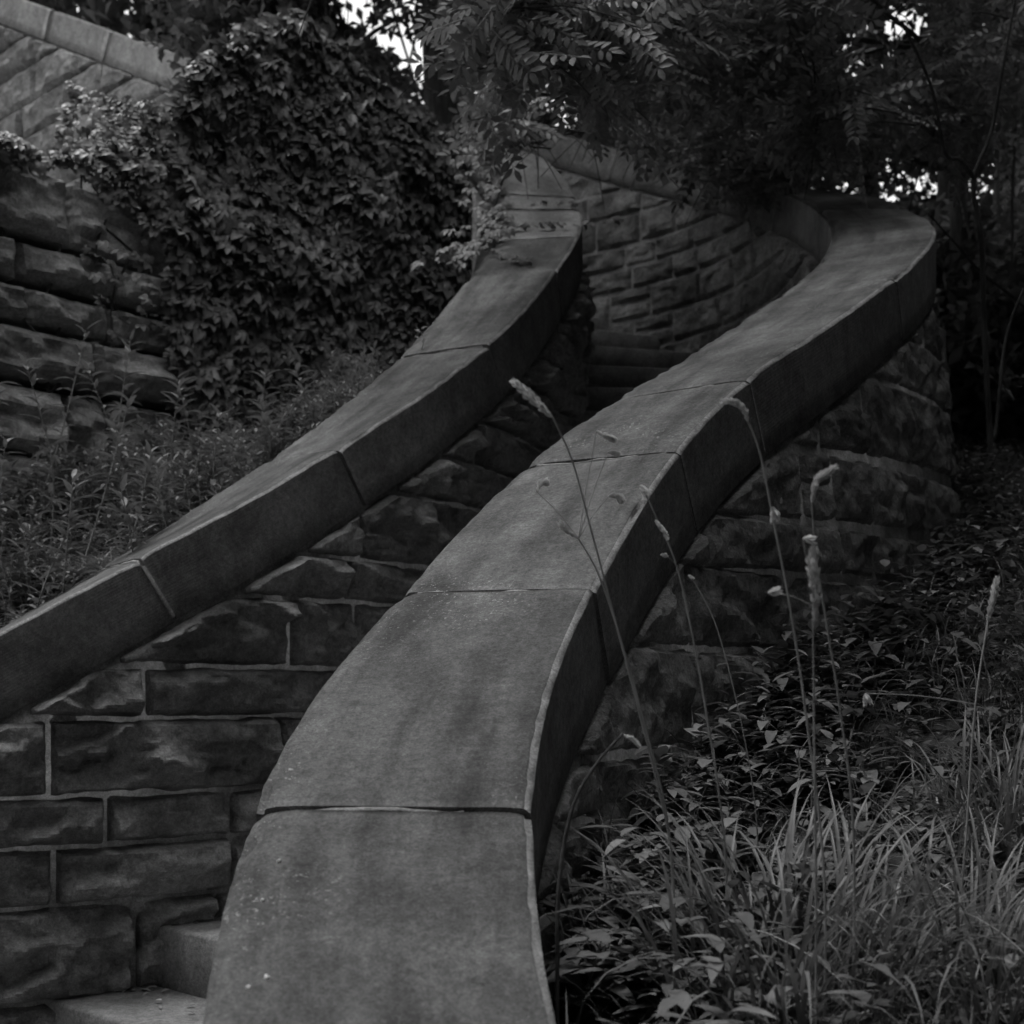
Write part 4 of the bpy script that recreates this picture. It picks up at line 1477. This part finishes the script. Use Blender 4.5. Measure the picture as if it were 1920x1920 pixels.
STRAW = []
for k in range(3):
    me = make_mesh('dry_blade', *BT[k])
    me.materials.append(M_DRY)
    STRAW.append(me)


def upright_mats(P, ang, S, tilt=0.0):
    n = len(P)
    D = np.stack([np.cos(ang), np.sin(ang), np.full(n, tilt) + rng.normal(0, 0.12, n)], 1)
    Nn = np.stack([-np.cos(ang) * D[:, 2], -np.sin(ang) * D[:, 2], np.ones(n)], 1)
    return frame_mats(P, D, Nn, S)


def clump(label, cu, cv, n, rad, smin, smax, squash=1.0):
    c = gpt(cu, cv)
    o = thing('grass_clump', label, 'grass', tuple(c), 'grass clumps on the right slope')
    r = rad * np.sqrt(rng.uniform(size=n))
    a = rng.uniform(0, 6.28, n)
    P = c[None] + np.stack([r * np.cos(a), r * np.sin(a) * squash, 0 * a], 1)
    P[:, 2] = ground_right(P[:, 0], P[:, 1]) - 0.01
    ang = a + rng.normal(0, 0.6, n)
    ok = np.array([side_ok(p[0], p[1], 0.02) for p in P])
    P, ang = P[ok], ang[ok]
    S = rng.uniform(smin, smax, len(P))
    foliage(o, BLADE, rng.integers(0, 8, len(P)), upright_mats(P, ang, S), M_GRASS, 'blade', 'blades', 300, 0.5)
    nd = max(4, n // 16)                        # dead, bent straw among the green
    a = rng.uniform(0, 6.28, nd)
    P = c[None] + np.stack([rad * np.cos(a), rad * np.sin(a), 0 * a], 1)
    P[:, 2] = ground_right(P[:, 0], P[:, 1])
    P = P[np.array([side_ok(p[0], p[1], 0.02) for p in P])]
    for m in upright_mats(P, rng.uniform(0, 6.28, len(P)), rng.uniform(smin * .7, smax * .8, len(P)), -0.5):
        link('dry_blade', STRAW[rng.integers(0, 3)], None, o, m.tolist())
    return o


clump('large arching grass clump in the right foreground', 1470, 1890, 330, 0.16, 0.15, 0.38)
clump('grass clump at the lower right corner', 1830, 1860, 150, 0.13, 0.16, 0.32)
clump('grass tuft at the right edge halfway up the slope', 1900, 1580, 110, 0.12, 0.16, 0.3)
clump('small grass tuft at the foot of the parapet beside the near coping', 1150, 1820, 60, 0.07, 0.14, 0.26)
# fine grass all over
gm, nn_ = [], 0
while nn_ < 4200:
    Y = 0.9 + 5.4 * rng.uniform() ** 1.3
    x = rng.uniform(0.0, 0.46) * Y + (rng.uniform(0, 1.6) if rng.uniform() < 0.35 else 0)
    nn_ += 1
    if not side_ok(x, Y, 0.02):
        continue
    dens = vnoise(np.array([[x, Y, 0.3]]), 1.6, 33)[0] + 0.5 * (x / Y - 0.2) * 4
    if dens < rng.uniform(-0.6, 0.9):
        continue
    k = rng.integers(3, 7)
    P = np.array([x, Y, 0])[None] + np.append(rng.normal(0, 0.02, (k, 2)), np.zeros((k, 1)), 1)
    P[:, 2] = ground_right(P[:, 0], P[:, 1]) - 0.005
    gm.append(upright_mats(P, rng.uniform(0, 6.28, k), rng.uniform(0.07, 0.2, k)))
gm = np.concatenate(gm)
fg = link('fine_grass', merged('fine_grass', BT, rng.integers(0, 8, len(gm)), gm), M_GRASS, None, kind='stuff')
tag(fg, 'fine grass growing among the herbs of the right slope', 'grass')

# broad-leaved plants at the foot of the outer parapet
BROAD = [leaflet(1.0, 0.46, 0.12, r_, 5, 0.72) for r_ in (0.2, 0.4, 0.6)]
bm = []
for V, Fq in BROAD:
    me = make_mesh('leaf', V, Fq)
    me.materials.append(M_HERB)
    bm.append(me)
spots = [(1075, 1905, .13), (1120, 1880, .11), (1180, 1895, .1), (1095, 1830, .12), (1150, 1760, .1), (1090, 1740, .1), (1200, 1640, .09), (1140, 1620, .1), (1260, 1560, .09), (1180, 1540, .08), (1300, 1620, .08), (1380, 1560, .08),
         (1330, 1500, .08), (1250, 1480, .08), (1450, 1470, .09), (1530, 1420, .12), (1590, 1400, .14), (1400, 1420, .09), (1500, 1520, .08), (1620, 1480, .08), (1230, 1890, .08), (1060, 1790, .1), (1700, 1350, .1), (1640, 1300, .12), (1760, 1280, .1), (1850, 1250, .1), (1780, 1130, .14), (1880, 1100, .15)]
PU = {0: 'broad leaved plant lowest of all beside the near coping slab', 5: 'broad leaved plant beside the joint of the two nearest coping slabs', 8: 'leafy plant under the lowest rock faced course', 15: 'tall leafy plant where the rock faced courses end in the herbs', 16: 'tall leafy plant right of the rock faced courses',
      22: 'leafy plant in the middle of the herb slope', 25: 'leafy plant at the right edge of the herb slope', 26: 'tall leafy plant at the foot of the bulging wall end', 27: 'tall leafy plant below the shrubs at the right edge'}
for k, (u, v, h) in enumerate(spots):
    b = gpt(u, v)
    if not side_ok(b[0], b[1], 0.03):
        i = np.hypot(OUT.X - b[0], OUT.Y - b[1]).argmin()
        b[:2] = OUT.pos(np.array([OUT.t[i]]), np.array([W / 2 + 0.06]))[0][:2]
        b[2] = gz(b[0], b[1])
    lab = 'broad leaved plant at the foot of the near coping' if u < 1250 and v > 1590 else 'leafy herb standing among others on the slope below the rock faced courses' if v > 1380 else 'leafy plant at the upper right of the herb slope near the wood'
    o = thing('broad_leaf_plant', PU.get(k, lab), 'plant', tuple(b), 'broad leaved plants on the right slope')
    nl = rng.integers(8, 14)
    tip = b + np.array([rng.normal(0, .02), rng.normal(0, .02), h])
    link('stem', make_mesh('stem', *tube(spline([b, (b + tip) / 2, tip], 6), np.linspace(.003, .0015, 6), 4)), M_STEM, o)
    a = rng.uniform(0, 6.28) + np.arange(nl) * 2.4
    w = 0.25 + 0.75 * (np.arange(nl) + 1) / nl
    P = b[None] * (1 - w[:, None]) + tip[None] * w[:, None]
    up = rng.uniform(0.05, 0.6, nl)
    Ms = frame_mats(P, np.stack([np.cos(a), np.sin(a), up], 1), np.stack([-np.cos(a) * up, -np.sin(a) * up, 1 + 0 * a], 1), rng.uniform(0.06, 0.088, nl) * (1.2 - 0.4 * w))
    for m in Ms:
        link('leaf', bm[rng.integers(0, 3)], None, o, m.tolist())


# seed stalks
GRAIN = [leaflet(1.0, 0.42, 0.35, r_, 3, 0.8) for r_ in (0.0, 0.2)]


def spike(path_pts, r, seed):
    """a grass ear: overlapping little spikelets set round an axis"""
    rs = np.random.default_rng(seed)
    p = spline(path_pts, 30)
    L = np.linalg.norm(np.diff(p, axis=0), axis=1).sum()
    n = max(14, int(L / r * 13))
    w = rs.uniform(0, 1, n)
    i = np.clip((w * 29).astype(int), 0, 28)
    tg = p[i + 1] - p[i]
    tg /= np.linalg.norm(tg, axis=1, keepdims=True) + 1e-9
    rd = np.cross(tg, rand_dir(n))
    rd /= np.linalg.norm(rd, axis=1, keepdims=True) + 1e-9
    prof = r * (0.25 + 0.75 * np.sin(np.clip(w, 0.03, 1) * math.pi * 0.93) ** 0.7) * (0.75 + 0.5 * np.sin(w * 21 + seed) ** 2)
    P = p[i] + rd * prof[:, None] * 0.35
    Ms = frame_mats(P, tg * 1.1 + rd * 0.7, rd, np.maximum(prof, r * .4) * 2.1)
    V, Fq = merged_arrays(GRAIN, rs.integers(0, 2, n), Ms)
    ax = tube(p, r * 0.3, 4)
    return join([(V, Fq), ax])


def merged_arrays(variants, vi, Ms):
    pr = []
    for k, (V, Fq) in enumerate(variants):
        for m in Ms[vi == k]:
            pr.append((V @ m[:3, :3].T + m[:3, 3], Fq))
    return join(pr)


def stalk(label, Y0, Y1, px, ears, r=0.0018, mat=None):
    """px: image points root to tip; ears: lists of image points"""
    n = len(px)
    pts = [at(u, v, Y0 + (Y1 - Y0) * i / (n - 1)) for i, (u, v) in enumerate(px)]
    x0, yr = pts[0][0], pts[0][1]
    g0 = np.array([x0, yr, gz(x0, yr) - 0.02])
    if g0[2] < pts[0][2]:
        pts = [g0] + pts
    o = thing('seed_stalk', label, 'grass stalk', tuple(pts[0]))
    c = spline(pts, 60)
    link('stem', make_mesh('stem', *tube(c, np.linspace(r, r * 0.55, 60), 6)), mat or M_STEM, o)
    for k, e in enumerate(ears):
        ee = [at(u, v, Y1) for u, v in e[0]]
        par = o
        d = np.linalg.norm(c - ee[0], axis=1)
        lower = np.nonzero(c[:, 2] < ee[0][2] - 0.01)[0]
        b = lower[d[lower].argmin()] if len(lower) else d.argmin()
        if d.min() > 0.004:                     # a hair-thin side branch carries the tuft
            q = spline([c[b], (c[b] + ee[0]) / 2 + [0, 0, 0.004], ee[0]], 8)
            par = link('side_branch', make_mesh('side_branch', *tube(q, 0.0005, 4)), M_STEM, o)
        link('seed_head', make_mesh('seed_head', *spike(ee, e[1] * 0.75, 50 + k)), M_SEED, par)
    return o


stalk('grass stalk with one thick nodding seed head before the inner parapet', 1.62, 1.5, [(1262, 1640), (1225, 1440), (1150, 1150), (1110, 1000), (1075, 870), (1040, 790), (1030, 775)], [([(1034, 782), (1012, 760), (985, 735), (962, 715)], 0.0055)])
stalk('grass stalk with scattered seed tufts before the middle coping slab', 1.7, 1.6, [(1258, 1600), (1215, 1380), (1135, 1110), (1085, 1010)], [([(1085, 1010), (1066, 995), (1050, 980)], .004), ([(1118, 808), (1140, 820), (1152, 825)], .004), ([(1140, 848), (1160, 852)], .0035), ([(1006, 922), (1014, 908), (1026, 905)], .0045), ([(1142, 930), (1155, 930), (1166, 938)], .005)])
stalk('thin grass stalk leaning left with a pale tip beside the chipped coping edge', 1.75, 1.7, [(1360, 1600), (1325, 1340), (1290, 1150), (1265, 1050), (1235, 980), (1207, 918)], [([(1200, 910), (1207, 918), (1212, 926)], .005), ([(1228, 975), (1240, 990), (1252, 1010)], .0035), ([(1238, 1040), (1250, 1042)], .003)], 0.0018)
stalk('tall grass stalk with a drooping ear across the upper coping joint', 1.6, 1.55, [(1545, 1640), (1510, 1330), (1480, 1130), (1450, 975), (1425, 850), (1400, 785), (1390, 770)], [([(1402, 790), (1395, 768), (1378, 755), (1355, 752)], .0042), ([(1449, 950), (1452, 970)], .006)])
stalk('upright grass stalk with a long thick ear before the right rock faces', 1.5, 1.45, [(1530, 1700), (1528, 1500), (1526, 1300), (1524, 1120)], [([(1528, 1165), (1530, 1110), (1524, 1060), (1526, 1030)], .0065), ([(1505, 1010), (1524, 1012)], .005), ([(1440, 1112), (1460, 1108)], .005)])
stalk('grass stalk whose curled ear points up right before the rock faced wall', 1.6, 1.5, [(1600, 1560), (1575, 1330), (1550, 1170), (1530, 1040), (1522, 940)], [([(1522, 942), (1530, 905), (1545, 890), (1566, 876)], .0048)])
stalk('slender grass stalk with an ear at the far right', 1.75, 1.75, [(1800, 1720), (1812, 1560), (1828, 1330), (1850, 1180), (1868, 1090)], [([(1852, 1165), (1862, 1120), (1870, 1084)], .0048), ([(1622, 1300), (1626, 1316)], .006)])
stalk('very thin bare grass stalk leaning left over the rock faced courses', 1.9, 1.9, [(1420, 1560), (1395, 1380), (1345, 1180), (1295, 1080)], [([(1290, 1078), (1300, 1085)], .0025)], 0.0013)
stalk('bent dark grass stalk beside the near coping edge', 1.55, 1.6, [(1045, 1790), (1050, 1640), (1075, 1510), (1120, 1430), (1168, 1376)], [([(1166, 1378), (1185, 1385), (1200, 1400)], .003)], 0.0032, M_BARK)

# small things on the steps and the coping
def flat_leaf(name, label, cat, p, d, nrm, s, mat, var):
    V, Fq = var
    o = link(name, make_mesh(name, V, Fq), mat, None, frame_mats(np.array([p]), np.array([d]), np.array([nrm]), [s])[0].tolist())
    return tag(o, label, cat)


z1 = -0.611 - riser


def on_step(u, v, z):
    Y = -z * F / (v - HV)
    return np.array([(u - CU) / F * Y, Y, z])


flat_leaf('dead_leaf', 'curled dead leaf lying on the lower step by the wall', 'leaf', on_step(240, 1856, z1) + [0, 0, .012], np.array([-1, 0.1, 0.12]), np.array([0, -.3, 1]), 0.045, M_DRY, palm(9))
flat_leaf('dead_leaf', 'small dead leaf scrap in the middle of the lower step', 'leaf', on_step(303, 1880, z1) + [0, 0, .006], np.array([-1, 0.4, 0.2]), np.array([0, -.2, 1]), 0.022, M_DRY, BROAD[1])
pt = INN.pos(np.array([2.4]), np.array([-0.1]))[0]
sp_ = thing('seedling', 'tiny bare seedling rooted in a joint of the inner coping', 'seedling', tuple(pt))
link('stem', make_mesh('stem', *tube(spline([pt, pt + [0.01, 0, .05], pt + [-0.02, 0, .09]], 8), np.linspace(.002, .001, 8), 4)), M_STEM, sp_)
for k in range(5):
    m = frame_mats(np.array([pt + [0, 0, .03 + .012 * k]]), np.array([[(-1) ** k, 0.2, .9]]), np.array([[0, -1, .5]]), [0.03])[0]
    link('leaf', lm[k], None, sp_, m.tolist())
sblade = on_step(290, 1850, z1)
for k, (dx, hgt) in enumerate(((0.01, .09), (-0.02, .05))):
    o = link('grass_sprout', make_mesh('grass_sprout', *BT[k]), M_GRASS, None, upright_mats(np.array([sblade + [dx * 1.5, 0.01, 0]]), np.array([2.6]), [hgt + .03])[0].tolist())
    tag(o, ['single grass blade sprouting below the upper visible step', 'shorter grass blade sprouting below the upper visible step'][k], 'grass')

# pale spots on the near slabs: lichen and droppings, part of the parapet
for k, (u, v, r) in enumerate(((517, 1615, .0024), (487, 1690, .0018), (470, 1850, .003), (493, 1838, .0035))):
    q = np.linspace(0, 1.2, 200)
    sel = None
    best = 1e9
    for la in np.linspace(-0.17, 0.17, 40):
        pp = proj(OUT.pos(q, np.full_like(q, la)))
        d = np.hypot(pp[:, 0] - u, pp[:, 1] - v)
        if d.min() < best:
            best, sel = d.min(), (q[d.argmin()], la)
    an = np.linspace(0, 2 * math.pi, 10, endpoint=False)
    rr = r * (1 + 0.35 * np.random.default_rng(k).normal(size=10).clip(-1, 1))
    V = np.concatenate([OUT.pos(sel[0] + rr * np.cos(an) * f, sel[1] + rr * np.sin(an) * f, np.full(10, hh)) for f, hh in ((1, -0.004), (0.9, 0.0022), (0.4, 0.003))])
    Fc = [(i * 10 + j, i * 10 + (j + 1) % 10, i * 10 + 10 + (j + 1) % 10, i * 10 + 10 + j) for i in range(2) for j in range(10)] + [tuple(range(20, 30))]
    slab = [o for a, b, p, o in SLABS if p is outer and a <= sel[0] < b][0]
    link('pale_spot', make_mesh('pale_spot', V, Fc), M_SEED, slab)

# crumbs of dead leaf and grit swept into the corners of the steps
lit = []
for k in range(-2, 12):
    z = -0.611 + riser * k
    a2, b2 = nosing(z + riser)
    a, b = nosing(z)
    for j in range(34 if k < 3 else 8):
        w = min(0.97, max(0.1, rng.beta(0.8, 1.3)))
        f = rng.beta(3, 0.7) * 0.93
        p = (a * (1 - w) + b * w) * (1 - f) + (a2 * (1 - w) + b2 * w) * f
        p[2] = z + 0.003
        lit.append(frame_mats(p[None], np.array([[rng.normal(), rng.normal(), 0.1]]), np.array([[rng.normal(0, .2), rng.normal(0, .2), 1.0]]), [rng.uniform(0.009, 0.032)])[0])
lit = np.array(lit)
ll = link('leaf_litter', merged('leaf_litter', BROAD, rng.integers(0, 3, len(lit)), lit), M_LITTER, None, kind='stuff')
tag(ll, 'crumbs of dead leaf lying in the corners of the stone steps', 'leaf litter')
